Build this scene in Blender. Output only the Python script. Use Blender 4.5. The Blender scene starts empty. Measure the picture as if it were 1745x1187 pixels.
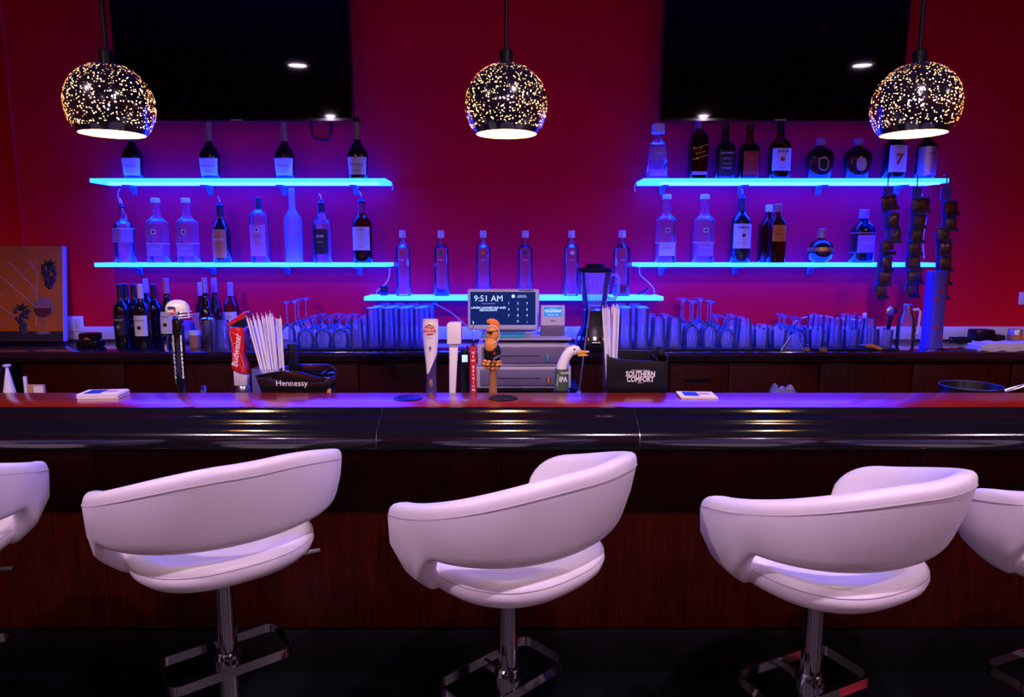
import bpy, bmesh, math, random
from mathutils import Vector, Matrix
random.seed(7)
R = math.radians
C = bpy.context.scene.collection
SC = bpy.context.scene

# ---------------------------------------------------------------- camera
CAM_H, PITCH, FPX = 1.54, R(8.0), 1163.0
cam_d = bpy.data.cameras.new('camera'); cam = bpy.data.objects.new('camera', cam_d); C.objects.link(cam)
cam.location = (0, 0, CAM_H); cam.rotation_euler = (R(90) - PITCH, 0, 0)
cam_d.sensor_fit = 'HORIZONTAL'; cam_d.sensor_width = 36.0; cam_d.lens = 36.0 * FPX / 1745.0; cam_d.clip_start = 0.02
SC.camera = cam

# ---------------------------------------------------------------- world, view
w = bpy.data.worlds.new('world'); SC.world = w; w.use_nodes = True
w.node_tree.nodes['Background'].inputs[0].default_value = (0.02, 0.012, 0.03, 1)
w.node_tree.nodes['Background'].inputs[1].default_value = 0.3
SC.view_settings.view_transform = 'Standard'; SC.view_settings.look = 'None'
SC.view_settings.gamma = 1.0; SC.view_settings.exposure = 0.0; SC.view_settings.use_curve_mapping = False
SC.cycles.use_denoising = True
SC.cycles.max_bounces = 10; SC.cycles.transparent_max_bounces = 24
SC.cycles.sample_clamp_indirect = 4.0

# light levels
SPOT_POWER = 205.0
REAR_POWER = 95.0
SPOT_COLOR = (0.98, 0.68, 1.0)
BULB = 750.0
LED = (0.05, 0.85, 44.0)
LED_TUBE = (0.45, 1.5, 170.0)
CEIL = 3.10
LIGHTS = [(-2.07, 0.42), (0.66, 0.42), (3.38, 0.42), (-2.8, -3.6), (0.1, -3.6), (2.95, -3.6)]

def P(px, py, Y):
    """point at depth Y whose image is the pixel (px, py)"""
    dx = (px - 872.5) / FPX; dy = (593.5 - py) / FPX
    ct, st = math.cos(PITCH), math.sin(PITCH)
    t = Y / (dy * st + ct)
    return Vector((t * dx, Y, CAM_H + t * (dy * ct - st)))
def PX(px, Y, z):
    """x of pixel column px at depth Y and height z"""
    return (px - 872.5) / FPX * (Y * math.cos(PITCH) + (CAM_H - z) * math.sin(PITCH))
def MPP(Y, z):
    return (Y * math.cos(PITCH) + (CAM_H - z) * math.sin(PITCH)) / FPX
ORD = ['leftmost', 'second from left', 'third from left', 'fourth from left', 'fifth from left', 'sixth from left', 'seventh from left',
       'eighth from left', 'ninth from left', 'tenth from left', 'eleventh from left', 'twelfth from left', 'thirteenth from left',
       'fourteenth from left', 'fifteenth from left', 'sixteenth from left', 'seventeenth from left', 'eighteenth from left']

# ---------------------------------------------------------------- materials
MATS = {}
def _new(name):
    m = bpy.data.materials.new(name); m.use_nodes = True
    return m, m.node_tree.nodes, m.node_tree.links
def mat(name, col=(.5, .5, .5), rough=.5, metal=0., coat=0., spec=.5, emit=None, es=1., noise=0., nscale=40., bump=0., sheen=0., stretch=None):
    if name in MATS: return MATS[name]
    m, N, L = _new(name); b = N['Principled BSDF']
    b.inputs['Base Color'].default_value = (*col, 1); b.inputs['Roughness'].default_value = rough
    b.inputs['Metallic'].default_value = metal; b.inputs['Coat Weight'].default_value = coat
    b.inputs['Coat Roughness'].default_value = .05
    b.inputs['Specular IOR Level'].default_value = spec
    b.inputs['Sheen Weight'].default_value = sheen
    if emit:
        b.inputs['Emission Color'].default_value = (*emit, 1); b.inputs['Emission Strength'].default_value = es
    if noise or bump:
        tc = N.new('ShaderNodeTexCoord'); mp = N.new('ShaderNodeMapping'); nz = N.new('ShaderNodeTexNoise')
        nz.inputs['Scale'].default_value = nscale; nz.inputs['Detail'].default_value = 4
        if stretch: mp.inputs['Scale'].default_value = stretch
        L.new(tc.outputs['Object'], mp.inputs[0]); L.new(mp.outputs[0], nz.inputs['Vector'])
        if noise:
            r = N.new('ShaderNodeMix'); r.data_type = 'RGBA'
            r.inputs['A'].default_value = (*[c * (1 - noise) for c in col], 1); r.inputs['B'].default_value = (*[min(1, c * (1 + noise)) for c in col], 1)
            L.new(nz.outputs['Fac'], r.inputs['Factor']); L.new(r.outputs['Result'], b.inputs['Base Color'])
        if bump:
            bp = N.new('ShaderNodeBump'); bp.inputs['Strength'].default_value = bump; bp.inputs['Distance'].default_value = .004
            L.new(nz.outputs['Fac'], bp.inputs['Height']); L.new(bp.outputs[0], b.inputs['Normal'])
    MATS[name] = m
    return m
def glass(name, tint=(.985, .985, 1), diff=.12, dcol=(.9, .9, 1), gain=1.0, rough=.03):
    """thin walled glass: clear by facing, mirror by grazing, a little haze"""
    if name in MATS: return MATS[name]
    m, N, L = _new(name); N.remove(N['Principled BSDF'])
    out = N['Material Output']
    tr = N.new('ShaderNodeBsdfTransparent'); tr.inputs[0].default_value = (*tint, 1)
    gl = N.new('ShaderNodeBsdfGlossy'); gl.inputs['Roughness'].default_value = rough
    df = N.new('ShaderNodeBsdfDiffuse'); df.inputs[0].default_value = (*dcol, 1)
    fr = N.new('ShaderNodeFresnel'); fr.inputs[0].default_value = 1.5
    mu = N.new('ShaderNodeMath'); mu.operation = 'MULTIPLY'; mu.use_clamp = True; mu.inputs[1].default_value = gain
    m1 = N.new('ShaderNodeMixShader'); m1.inputs[0].default_value = diff
    tl = N.new('ShaderNodeBsdfTranslucent'); tl.inputs[0].default_value = (*dcol, 1); m0 = N.new('ShaderNodeMixShader'); m0.inputs[0].default_value = .5
    L.new(df.outputs[0], m0.inputs[1]); L.new(tl.outputs[0], m0.inputs[2])
    m2 = N.new('ShaderNodeMixShader')
    L.new(fr.outputs[0], mu.inputs[0]); L.new(tr.outputs[0], m1.inputs[1]); L.new(m0.outputs[0], m1.inputs[2])
    L.new(mu.outputs[0], m2.inputs[0]); L.new(m1.outputs[0], m2.inputs[1]); L.new(gl.outputs[0], m2.inputs[2])
    L.new(m2.outputs[0], out.inputs[0])
    MATS[name] = m
    return m
def wood(name, c1, c2, rough, axis=(1, 1, 1), coat=0., scale=6., spec=.5, cior=1.5):
    m, N, L = _new(name); b = N['Principled BSDF']
    tc = N.new('ShaderNodeTexCoord'); mp = N.new('ShaderNodeMapping'); mp.inputs['Scale'].default_value = axis
    nz = N.new('ShaderNodeTexNoise'); nz.inputs['Scale'].default_value = scale; nz.inputs['Detail'].default_value = 6; nz.inputs['Distortion'].default_value = .6
    cr = N.new('ShaderNodeValToRGB'); cr.color_ramp.elements[0].position = .3; cr.color_ramp.elements[1].position = .72
    cr.color_ramp.elements[0].color = (*c1, 1); cr.color_ramp.elements[1].color = (*c2, 1)
    L.new(tc.outputs['Object'], mp.inputs[0]); L.new(mp.outputs[0], nz.inputs['Vector']); L.new(nz.outputs['Fac'], cr.inputs[0])
    L.new(cr.outputs[0], b.inputs['Base Color'])
    b.inputs['Roughness'].default_value = rough; b.inputs['Coat Weight'].default_value = coat; b.inputs['Coat Roughness'].default_value = rough; b.inputs['Specular IOR Level'].default_value = spec; b.inputs['Coat IOR'].default_value = cior
    MATS[name] = m
    return m
def shade_mat():
    """dark mirrored shell pierced by many small round holes, bright enamel inside"""
    m, N, L = _new('perforated_shade'); b = N['Principled BSDF']; out = N['Material Output']
    b.inputs['Base Color'].default_value = (.012, .010, .02, 1); b.inputs['Roughness'].default_value = .18; b.inputs['Metallic'].default_value = 0.
    b.inputs['Coat Weight'].default_value = .4
    tc = N.new('ShaderNodeTexCoord'); vo = N.new('ShaderNodeTexVoronoi'); vo.inputs['Scale'].default_value = 155.; vo.inputs['Randomness'].default_value = .9
    L.new(tc.outputs['Object'], vo.inputs['Vector'])
    wn = N.new('ShaderNodeSeparateColor'); L.new(vo.outputs['Color'], wn.inputs[0])
    ra = N.new('ShaderNodeMath'); ra.operation = 'MULTIPLY_ADD'; ra.inputs[1].default_value = .24; ra.inputs[2].default_value = .09
    L.new(wn.outputs[0], ra.inputs[0])
    lt = N.new('ShaderNodeMath'); lt.operation = 'LESS_THAN'; L.new(vo.outputs['Distance'], lt.inputs[0]); L.new(ra.outputs[0], lt.inputs[1])
    sz = N.new('ShaderNodeSeparateXYZ'); L.new(tc.outputs['Object'], sz.inputs[0])
    lo = N.new('ShaderNodeMath'); lo.operation = 'GREATER_THAN'; lo.inputs[1].default_value = -.068; L.new(sz.outputs[2], lo.inputs[0])
    hi = N.new('ShaderNodeMath'); hi.operation = 'LESS_THAN'; hi.inputs[1].default_value = .108; L.new(sz.outputs[2], hi.inputs[0])
    a1 = N.new('ShaderNodeMath'); a1.operation = 'MULTIPLY'; L.new(lo.outputs[0], a1.inputs[0]); L.new(hi.outputs[0], a1.inputs[1])
    a2 = N.new('ShaderNodeMath'); a2.operation = 'MULTIPLY'; L.new(a1.outputs[0], a2.inputs[0]); L.new(lt.outputs[0], a2.inputs[1])
    tr = N.new('ShaderNodeBsdfTransparent')
    inn = N.new('ShaderNodeBsdfDiffuse'); inn.inputs[0].default_value = (.82, .50, .20, 1)
    ge = N.new('ShaderNodeNewGeometry')
    mb = N.new('ShaderNodeMixShader'); L.new(ge.outputs['Backfacing'], mb.inputs[0]); L.new(b.outputs[0], mb.inputs[1]); L.new(inn.outputs[0], mb.inputs[2])
    mx = N.new('ShaderNodeMixShader'); L.new(a2.outputs[0], mx.inputs[0]); L.new(mb.outputs[0], mx.inputs[1]); L.new(tr.outputs[0], mx.inputs[2])
    L.new(mx.outputs[0], out.inputs[0])
    MATS['perforated_shade'] = m
    return m

mat('wall_red', (.80, .004, .018), .85, spec=.08, noise=.06, nscale=3., bump=.08)
mat('ceiling_dark', (.06, .03, .04), .9, noise=.1, nscale=5)
mat('wall_side', (.30, .012, .02), .8, spec=.1, noise=.08, nscale=3)
mat('floor_dark', (.004, .004, .007), .45, spec=.3, noise=.4, nscale=30, bump=.1)
mat('white_paint', (.72, .70, .72), .4, noise=.03, nscale=20)
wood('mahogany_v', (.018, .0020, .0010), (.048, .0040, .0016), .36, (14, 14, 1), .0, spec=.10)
wood('mahogany_top', (.20, .010, .003), (.34, .018, .004), .24, (1.2, 10, 10), .9, cior=1.6, spec=.25)
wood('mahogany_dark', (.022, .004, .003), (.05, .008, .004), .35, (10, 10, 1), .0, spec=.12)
mat('black_lacquer', (.006, .005, .008), .14, coat=1., noise=.3, nscale=60)
mat('black_board', (.003, .003, .004), .5, spec=.15, noise=.3, nscale=30)
mat('counter_stone', (.016, .010, .018), .13, coat=.8, noise=.3, nscale=25)
mat('black_plastic', (.006, .006, .008), .30, spec=.25, noise=.2, nscale=50)
mat('black_gloss', (.006, .006, .008), .08, coat=.6, noise=.2, nscale=50)
mat('tv_glass', (.002, .002, .003), .03, spec=.55, noise=.1, nscale=10)
mat('rubber', (.008, .008, .010), .7, spec=.2, noise=.2, nscale=80)
mat('chrome', (.78, .76, .76), .07, metal=1., noise=.03, nscale=20)
mat('steel', (.55, .55, .58), .28, metal=1., noise=.06, nscale=60, stretch=(1, 1, 12))
mat('leather', (.78, .72, .76), .42, bump=.08, nscale=260., noise=.02, coat=.08)
mat('seam_grey', (.42, .38, .42), .7, noise=.1)
mat('acrylic_lit', (.3, .5, .9), .3, emit=LED, es=1.0, noise=.02)
mat('led_tube', (.6, .8, 1), .4, emit=LED_TUBE, es=1.0, noise=.02)
mat('bulb_glow', (1, .9, .7), .4, emit=(1.0, .76, .42), es=BULB, noise=.02)
mat('downlight_glow', (1, 1, 1), .4, emit=SPOT_COLOR, es=70., noise=.02)
mat('led_cord', (.75, .5, .85), .4, noise=.05)
mat('white_plastic', (.78, .76, .80), .35, noise=.03)
mat('bracket_grey', (.16, .13, .18), .5, noise=.05)
mat('paper', (.80, .76, .80), .8, noise=.04, nscale=60)
mat('label_white', (.74, .72, .76), .6, noise=.04, nscale=90)
mat('label_cream', (.62, .56, .52), .6, noise=.05, nscale=90)
mat('label_violet', (.42, .20, .55), .6, noise=.06, nscale=90)
mat('label_pink', (.70, .25, .45), .6, noise=.06, nscale=90)
mat('label_black', (.010, .010, .014), .5, noise=.2, nscale=90)
mat('label_orange', (.70, .22, .03), .55, noise=.12, nscale=60)
mat('label_red', (.45, .015, .02), .5, noise=.06, nscale=60)
mat('label_gold', (.55, .32, .08), .35, metal=.6, noise=.1, nscale=60)
mat('label_silver', (.55, .52, .55), .3, metal=.7, noise=.15, nscale=60)
mat('ink', (.012, .010, .02), .6, noise=.1)
mat('ink_white', (.85, .83, .86), .6, noise=.02)
mat('ink_red', (.62, .02, .02), .5, noise=.05)
mat('ink_green', (.02, .22, .06), .5, noise=.05)
mat('ink_blue', (.02, .03, .16), .5, noise=.05)
mat('ink_orange', (.75, .16, .02), .5, noise=.05)
mat('ink_teal', (.02, .12, .18), .4, noise=.05)
mat('cap_white', (.72, .70, .74), .35, noise=.03)
mat('cap_black', (.012, .011, .013), .35, noise=.2)
mat('cap_gold', (.40, .22, .09), .35, metal=.5, noise=.15)
mat('cap_violet', (.45, .20, .60), .4, noise=.08)
mat('cap_red', (.40, .01, .02), .4, noise=.06)
mat('cork', (.35, .19, .08), .8, noise=.25, nscale=120)
glass('glass_clear')
glass('glass_bottle', (.96, .95, .99), .055, gain=1.2)
glass('glass_frost', (.80, .82, .95), .42, (.75, .75, .85), 1.2, .25)
glass('glass_amber', (.50, .16, .06), .03, (.2, .05, .02), 1.2)
glass('glass_red', (.42, .05, .04), .05, (.22, .02, .02), 1.2)
glass('glass_rose', (.62, .22, .26), .05, (.4, .1, .12), 1.2)
mat('glass_wine', (.006, .006, .008), .07, coat=.5, noise=.2, nscale=30)
mat('glass_cognac', (.022, .009, .006), .07, coat=.5, noise=.3, nscale=30)
mat('glass_green', (.006, .014, .008), .07, coat=.5, noise=.2, nscale=30)
mat('liquid_red', (.35, .02, .02), .15, noise=.1)
mat('liquid_blue', (.03, .05, .45), .2, noise=.1)
mat('screen_dark', (.002, .004, .03), .3, spec=.05, emit=(.003, .016, .12), es=1., noise=.02)
mat('screen_bright', (.02, .12, .4), .25, emit=(.02, .20, .85), es=1., noise=.02)
mat('screen_text', (.7, .8, 1), .4, emit=(.35, .6, 1.), es=1.1, noise=.02)
mat('screen_text_dim', (.5, .6, 1), .4, emit=(.12, .28, .7), es=1.0, noise=.02)
mat('drawer_grey', (.17, .14, .24), .45, noise=.05)
mat('drawer_rim', (.55, .50, .58), .45, noise=.03)
mat('teal_glow_and_tag', (.03, .42, .55), .4, noise=.05)  # cyan light on the register tray put into base colour; also a key tag
mat('tap_red', (.50, .010, .012), .18, coat=.7, noise=.06)
mat('tap_white', (.80, .75, .78), .25, coat=.4, noise=.02)
mat('tap_glitter', (.10, .06, .22), .25, metal=.6, noise=.9, nscale=260, bump=.6)
mat('clear_acrylic_block', (.5, .45, .5), .08, noise=.2, nscale=60, coat=.5)
mat('ginger', (.72, .26, .05), .5, noise=.15, nscale=60, bump=.2)
mat('ginger_hair', (.80, .20, .03), .55, noise=.25, nscale=90, bump=.4)
mat('nut_brown', (.33, .13, .035), .5, noise=.3, nscale=70)
mat('duck_yellow', (.85, .42, .03), .35, noise=.06)
mat('duck_white', (.82, .78, .78), .4, noise=.03)
mat('label_green', (.05, .085, .045), .5, noise=.15)
mat('painting_orange', (.55, .12, .004), .7, noise=.35, nscale=9, bump=.15)
mat('painting_dark', (.02, .012, .02), .7, noise=.3, nscale=12)
mat('painting_line', (.50, .28, .24), .7, noise=.2, nscale=40)
mat('painting_grape', (.030, .016, .055), .5, noise=.4, nscale=40)
mat('painting_leaf', (.018, .03, .022), .6, noise=.4, nscale=40)
mat('painting_wine', (.13, .012, .014), .5, noise=.2, nscale=40)
mat('painting_glass', (.28, .14, .16), .5, noise=.2, nscale=40)
mat('canvas_edge', (.55, .40, .62), .7, noise=.06)
mat('bag_foil', (.06, .06, .60), .35, metal=0., noise=.2, nscale=60, bump=.3)
mat('bag_snack', (.085, .030, .014), .2, coat=.6, noise=.7, nscale=150, bump=.8)
mat('bag_navy', (.010, .008, .05), .4, noise=.3)
mat('tower_tube', (.07, .05, .45), .25, noise=.15, nscale=30)
mat('towel', (.78, .70, .80), .95, noise=.08, nscale=90, bump=.5, sheen=.3)
mat('wood_bowl', (.40, .17, .06), .6, noise=.2, nscale=40)
mat('wood_jar', (.42, .20, .10), .6, noise=.2, nscale=40)
mat('orange_plastic', (.75, .25, .01), .35, noise=.05)
shade_mat()

# ---------------------------------------------------------------- geometry helpers
class G:
    """collects shapes for ONE mesh object"""
    def __init__(s): s.v = []; s.f = []
    def add(s, v, f):
        o = len(s.v); s.v += [tuple(p) for p in v]; s.f += [tuple(i + o for i in q) for q in f]; return s
    def box(s, c, d, rot=None):
        hx, hy, hz = d[0] / 2, d[1] / 2, d[2] / 2
        v = [Vector((x, y, z)) for x in (-hx, hx) for y in (-hy, hy) for z in (-hz, hz)]
        if rot is not None: v = [rot @ p for p in v]
        v = [p + Vector(c) for p in v]
        return s.add(v, [(0, 1, 3, 2), (4, 6, 7, 5), (0, 4, 5, 1), (2, 3, 7, 6), (0, 2, 6, 4), (1, 5, 7, 3)])
    def bb(s, x0, x1, y0, y1, z0, z1):
        return s.box(((x0 + x1) / 2, (y0 + y1) / 2, (z0 + z1) / 2), (x1 - x0, y1 - y0, z1 - z0))
    def lathe(s, prof, n=20, e=2.0, sx=1., sy=1., c=(0, 0, 0), a0=None, a1=None):
        full = a0 is None
        m = n if full else n + 1
        v = []; f = []
        def pw(t): return math.copysign(abs(t) ** (2.0 / e), t)
        for r, z in prof:
            for i in range(m):
                a = 2 * math.pi * i / n if full else a0 + (a1 - a0) * i / n
                v.append((c[0] + pw(math.cos(a)) * r * sx, c[1] + pw(math.sin(a)) * r * sy, c[2] + z))
        for k in range(len(prof) - 1):
            for i in range(n):
                j = (i + 1) % m if full else i + 1
                f.append((k * m + i, k * m + j, (k + 1) * m + j, (k + 1) * m + i))
        return s.add(v, f)
    def tube(s, pts, r, n=8, closed=False, cap=True, flat=None):
        pts = [Vector(p) for p in pts]; k = len(pts); v = []; f = []
        up = Vector((0, 0, 1)); prev = None
        for i, p in enumerate(pts):
            if closed: t = pts[(i + 1) % k] - pts[i - 1]
            else: t = pts[min(i + 1, k - 1)] - pts[max(i - 1, 0)]
            t.normalize()
            if prev is None:
                ref = up if abs(t.dot(up)) < .95 else Vector((0, 1, 0))
                a = t.cross(ref).normalized()
            else:
                a = (prev - t * prev.dot(t)).normalized()
            prev = a; b = t.cross(a)
            rr = r[i] if isinstance(r, (list, tuple)) else r
            ra, rb = (rr, rr) if flat is None else (rr, rr * flat)
            for j in range(n):
                q = 2 * math.pi * j / n
                v.append(p + a * math.cos(q) * ra + b * math.sin(q) * rb)
        m = k if closed else k - 1
        for i in range(m):
            i2 = (i + 1) % k
            for j in range(n):
                f.append((i * n + j, i * n + (j + 1) % n, i2 * n + (j + 1) % n, i2 * n + j))
        if cap and not closed:
            f.append(tuple(range(n))[::-1]); f.append(tuple((k - 1) * n + j for j in range(n)))
        return s.add(v, f)
    def prism(s, poly, y0, y1):
        """outline in x,z pushed from y0 to y1"""
        n = len(poly)
        v = [(x, y0, z) for x, z in poly] + [(x, y1, z) for x, z in poly]
        f = [tuple(range(n)), tuple(range(n, 2 * n))[::-1]] + [(i, i + n, (i + 1) % n + n, (i + 1) % n) for i in range(n)]
        return s.add(v, f)
    def extx(s, poly, x0, x1):
        """outline in y,z pushed from x0 to x1"""
        n = len(poly)
        v = [(x0, y, z) for y, z in poly] + [(x1, y, z) for y, z in poly]
        f = [tuple(range(n)), tuple(range(n, 2 * n))[::-1]] + [(i, i + n, (i + 1) % n + n, (i + 1) % n) for i in range(n)]
        return s.add(v, f)
    def ball(s, c, r, n=12, m=8, rot=None):
        r = (r, r, r) if not isinstance(r, (tuple, list)) else r
        v = []; f = []
        for k in range(m + 1):
            t = math.pi * k / m
            for i in range(n):
                a = 2 * math.pi * i / n
                p = Vector((math.sin(t) * math.cos(a) * r[0], math.sin(t) * math.sin(a) * r[1], math.cos(t) * r[2]))
                if rot is not None: p = rot @ p
                v.append(p + Vector(c))
        for k in range(m):
            for i in range(n):
                f.append((k * n + i, (k + 1) * n + i, (k + 1) * n + (i + 1) % n, k * n + (i + 1) % n))
        return s.add(v, f)
    def build(s, name, m, parent=None, smooth=True, bevel=0., seg=2, recalc=True, angle=38):
        me = bpy.data.meshes.new(name)
        me.from_pydata(s.v, [], s.f)
        bm = bmesh.new(); bm.from_mesh(me)
        bmesh.ops.remove_doubles(bm, verts=bm.verts, dist=1e-6)
        if recalc: bmesh.ops.recalc_face_normals(bm, faces=bm.faces)
        if bevel:
            ed = [e for e in bm.edges if len(e.link_faces) == 2 and e.calc_face_angle(0) > R(40)]
            bmesh.ops.bevel(bm, geom=ed, offset=bevel, segments=seg, affect='EDGES', profile=.5)
        bm.to_mesh(me); bm.free()
        if smooth:
            me.shade_smooth(); me.set_sharp_from_angle(angle=R(angle))
        me.materials.append(MATS[m] if isinstance(m, str) else m)
        o = bpy.data.objects.new(name, me); C.objects.link(o)
        if parent is not None: o.parent = parent
        return o
def tag(o, label=None, cat=None, group=None, kind=None):
    if label: o['label'] = label
    if cat: o['category'] = cat
    if group: o['group'] = group
    if kind: o['kind'] = kind
    return o
def thing(name, label, cat, loc=(0, 0, 0), rz=0., group=None):
    o = bpy.data.objects.new(name, None); C.objects.link(o); o.empty_display_size = .05
    o.location = loc; o.rotation_euler = (0, 0, rz)
    return tag(o, label, cat, group)
def dup(root, loc, rz=0., label=None, group=None):
    r = root.copy(); C.objects.link(r); r.location = loc; r.rotation_euler = (0, 0, rz)
    if label: r['label'] = label
    if group: r['group'] = group
    for ch in list(root.children):
        c = ch.copy(); C.objects.link(c); c.parent = r
        for g in ch.children:
            d = g.copy(); C.objects.link(d); d.parent = c
    return r
_tc = {}
def lettering(txt, size, m, parent, pos, angle=0., shear=0., wrap=None, th=.0006, squeeze=1., align='CENTER', name='lettering', bold=0., spread=None):
    """flat print in the x,z plane facing -y; wrap = radius of the bottle it runs around"""
    cu = bpy.data.curves.new('t', 'FONT'); cu.body = txt; cu.size = size; cu.align_x = align; cu.align_y = 'CENTER'
    cu.shear = shear; cu.resolution_u = 2; cu.offset = bold; cu.space_line = .85
    ob = bpy.data.objects.new('t', cu); me = bpy.data.meshes.new_from_object(ob)
    ca, sa = math.cos(angle), math.sin(angle)
    for v in me.vertices:
        u, q = v.co.x * squeeze, v.co.y
        x, z = u * ca - q * sa, u * sa + q * ca
        if wrap: v.co = (pos[0] + wrap * math.sin(x / wrap), pos[1] + wrap - wrap * math.cos(x / wrap), pos[2] + z)
        else: v.co = (pos[0] + x, pos[1], pos[2] + z)
    bpy.data.objects.remove(ob); bpy.data.curves.remove(cu)
    me.materials.clear(); me.materials.append(MATS[m]); me.name = name
    o = bpy.data.objects.new(name, me); C.objects.link(o)
    if parent is not None: o.parent = parent
    return o
def smooth01(t):
    t = max(0., min(1., t)); return t * t * (3 - 2 * t)
def arc(cx, cz, r, a0, a1, n):
    return [(cx + r * math.cos(a0 + (a1 - a0) * i / n), cz + r * math.sin(a0 + (a1 - a0) * i / n)) for i in range(n + 1)]

# ================================================================= SETTING
WY = 3.85
def struct(o): o['kind'] = 'structure'; return o
struct(G().bb(-4.6, 4.6, -4.2, WY + .1, -.1, 0).build('floor', 'floor_dark', smooth=False))
struct(G().bb(-4.6, 4.6, -4.2, WY + .1, CEIL, CEIL + .1).build('ceiling', 'ceiling_dark', smooth=False))
struct(G().bb(-4.6, 4.6, WY, WY + .1, 0, CEIL).build('wall_back', 'wall_red', smooth=False))
struct(G().bb(-4.7, -4.6, -4.2, WY + .1, 0, CEIL).build('wall_left', 'wall_side', smooth=False))
struct(G().bb(4.6, 4.7, -4.2, WY + .1, 0, CEIL).build('wall_right', 'wall_side', smooth=False))
struct(G().bb(-4.7, 4.7, -4.3, -4.2, 0, CEIL).build('wall_front', 'wall_side', smooth=False))
struct(G().bb(-4.6, 4.6, WY - .014, WY - .0005, 1.052, 1.125).build('trim_1', 'white_paint', bevel=.003))
p0 = P(22, 0, WY - .008); p1 = P(40, 420, WY - .008)
struct(G().tube([(p1.x, WY - .006, 1.10), (p1.x, WY - .006, CEIL)], .008, 8).build('trim_2', 'wall_red'))

# recessed downlights over the customers' side: each lamp carries its own spot
for i, (lx, ly) in enumerate(LIGHTS):
    t = thing('ceiling_downlight', 'round recessed ceiling downlight in the %s row, %s' % (('row near the stools', 'rear')[i > 2].replace('row ', ''), ('leftmost', 'middle one', 'rightmost')[i % 3]), 'ceiling light', (lx, ly, CEIL - .012), 0, 'recessed ceiling downlights')
    G().lathe([(.085, .0115), (.115, .0115), (.115, 0), (.085, -.002), (.085, .0115)], 32).build('trim_ring', 'white_paint', t)
    G().lathe([(0, .006), (.084, .006), (.084, .010), (0, .010)], 32).build('lens', 'downlight_glow', t)
    ld = bpy.data.lights.new('downlight_spot', 'SPOT'); ld.energy = SPOT_POWER if i < 3 else REAR_POWER; ld.color = SPOT_COLOR
    ld.spot_size = R(145) if i < 3 else R(172); ld.spot_blend = .55 if i < 3 else .25; ld.shadow_soft_size = .05
    lo = bpy.data.objects.new('downlight_spot', ld); C.objects.link(lo); lo.parent = t; lo.location = (0, 0, -.01)

# ================================================================= BAR
bar = thing('bar_counter', 'long mahogany bar counter with black lacquered armrest rail', 'bar counter', (0, 0, 0))
BT = 1.03
G().bb(-2.5, 2.5, 2.235, 2.462, BT - .04, BT).build('bar_top', 'mahogany_top', bar, bevel=.002)
prof = [(2.234, 1.029), (2.228, 1.0285), (2.220, 1.0258), (2.213, 1.0205), (2.208, 1.0145), (2.202, 1.0120), (2.185, 1.0080), (2.170, 1.0045), (2.163, 1.0010), (2.157, .9950), (2.152, .9895), (2.145, .9870), (2.133, .9830), (2.122, .9765), (2.113, .9670),
        (2.107, .9550), (2.105, .9400), (2.107, .9250), (2.114, .9130), (2.128, .9060), (2.150, .904), (2.36, .904), (2.36, .985), (2.234, .985)]
for x0, x1 in ((-2.5, -.4335), (-.4305, .4055), (.4085, 2.5)):
    G().extx(prof, x0, x1).build('rail', 'black_lacquer', bar, angle=50)
for x in (-.432, .407):
    pr = [(y + .0015, z - .0015) for y, z in prof[:21]] + [(2.23, .95)]
    G().extx(pr, x - .0009, x + .0009).build('rail_joint', 'steel', bar, angle=50)
G().bb(-2.5, 2.5, 2.362, 2.46, 0, BT - .04).build('body', 'mahogany_dark', bar, smooth=False)
SEAMS = [-2.5, -1.48, -.036, 1.41, 2.5]
for a, b in zip(SEAMS, SEAMS[1:]):
    G().bb(a + .0015, b - .0015, 2.343, 2.362, .648, .904).build('upper_panel', 'mahogany_v', bar, bevel=.003)
    G().bb(a + .0015, b - .0015, 2.352, 2.362, .168, .646).build('lower_panel', 'mahogany_v', bar, bevel=.002)
G().bb(-2.5, 2.5, 2.338, 2.362, 0, .166).build('baseboard', 'black_board', bar, bevel=.004)
for px in (695, 857):                                     # inlaid round coasters / grommets on the top
    q = P(px, 679, 2.36)
    t = G().lathe([(0, 0), (.05, 0), (.052, .0015), (.044, .003), (.040, .0018), (0, .0018)], 28, c=(q.x, 2.365, BT + .0003)).build('drink_coaster', 'black_plastic')
    tag(t, 'flat round dark coaster on the bar top %s' % ('before the glittery tap handle' if px < 800 else 'before the orange-haired tap handle'), 'coaster', 'round coasters on the bar top')

# ledge behind the bar on which the beer taps and caddies stand
LZ = .972
led = thing('underbar_counter', 'low steel work ledge behind the bar carrying taps and caddies', 'work counter', (0, 0, 0))
G().bb(-2.5, 2.5, 2.464, 2.722, LZ - .03, LZ).build('worktop', 'steel', led, bevel=.003)
G().bb(-2.5, 2.5, 2.47, 2.70, 0, LZ - .031).build('body', 'black_board', led, smooth=False)

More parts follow.
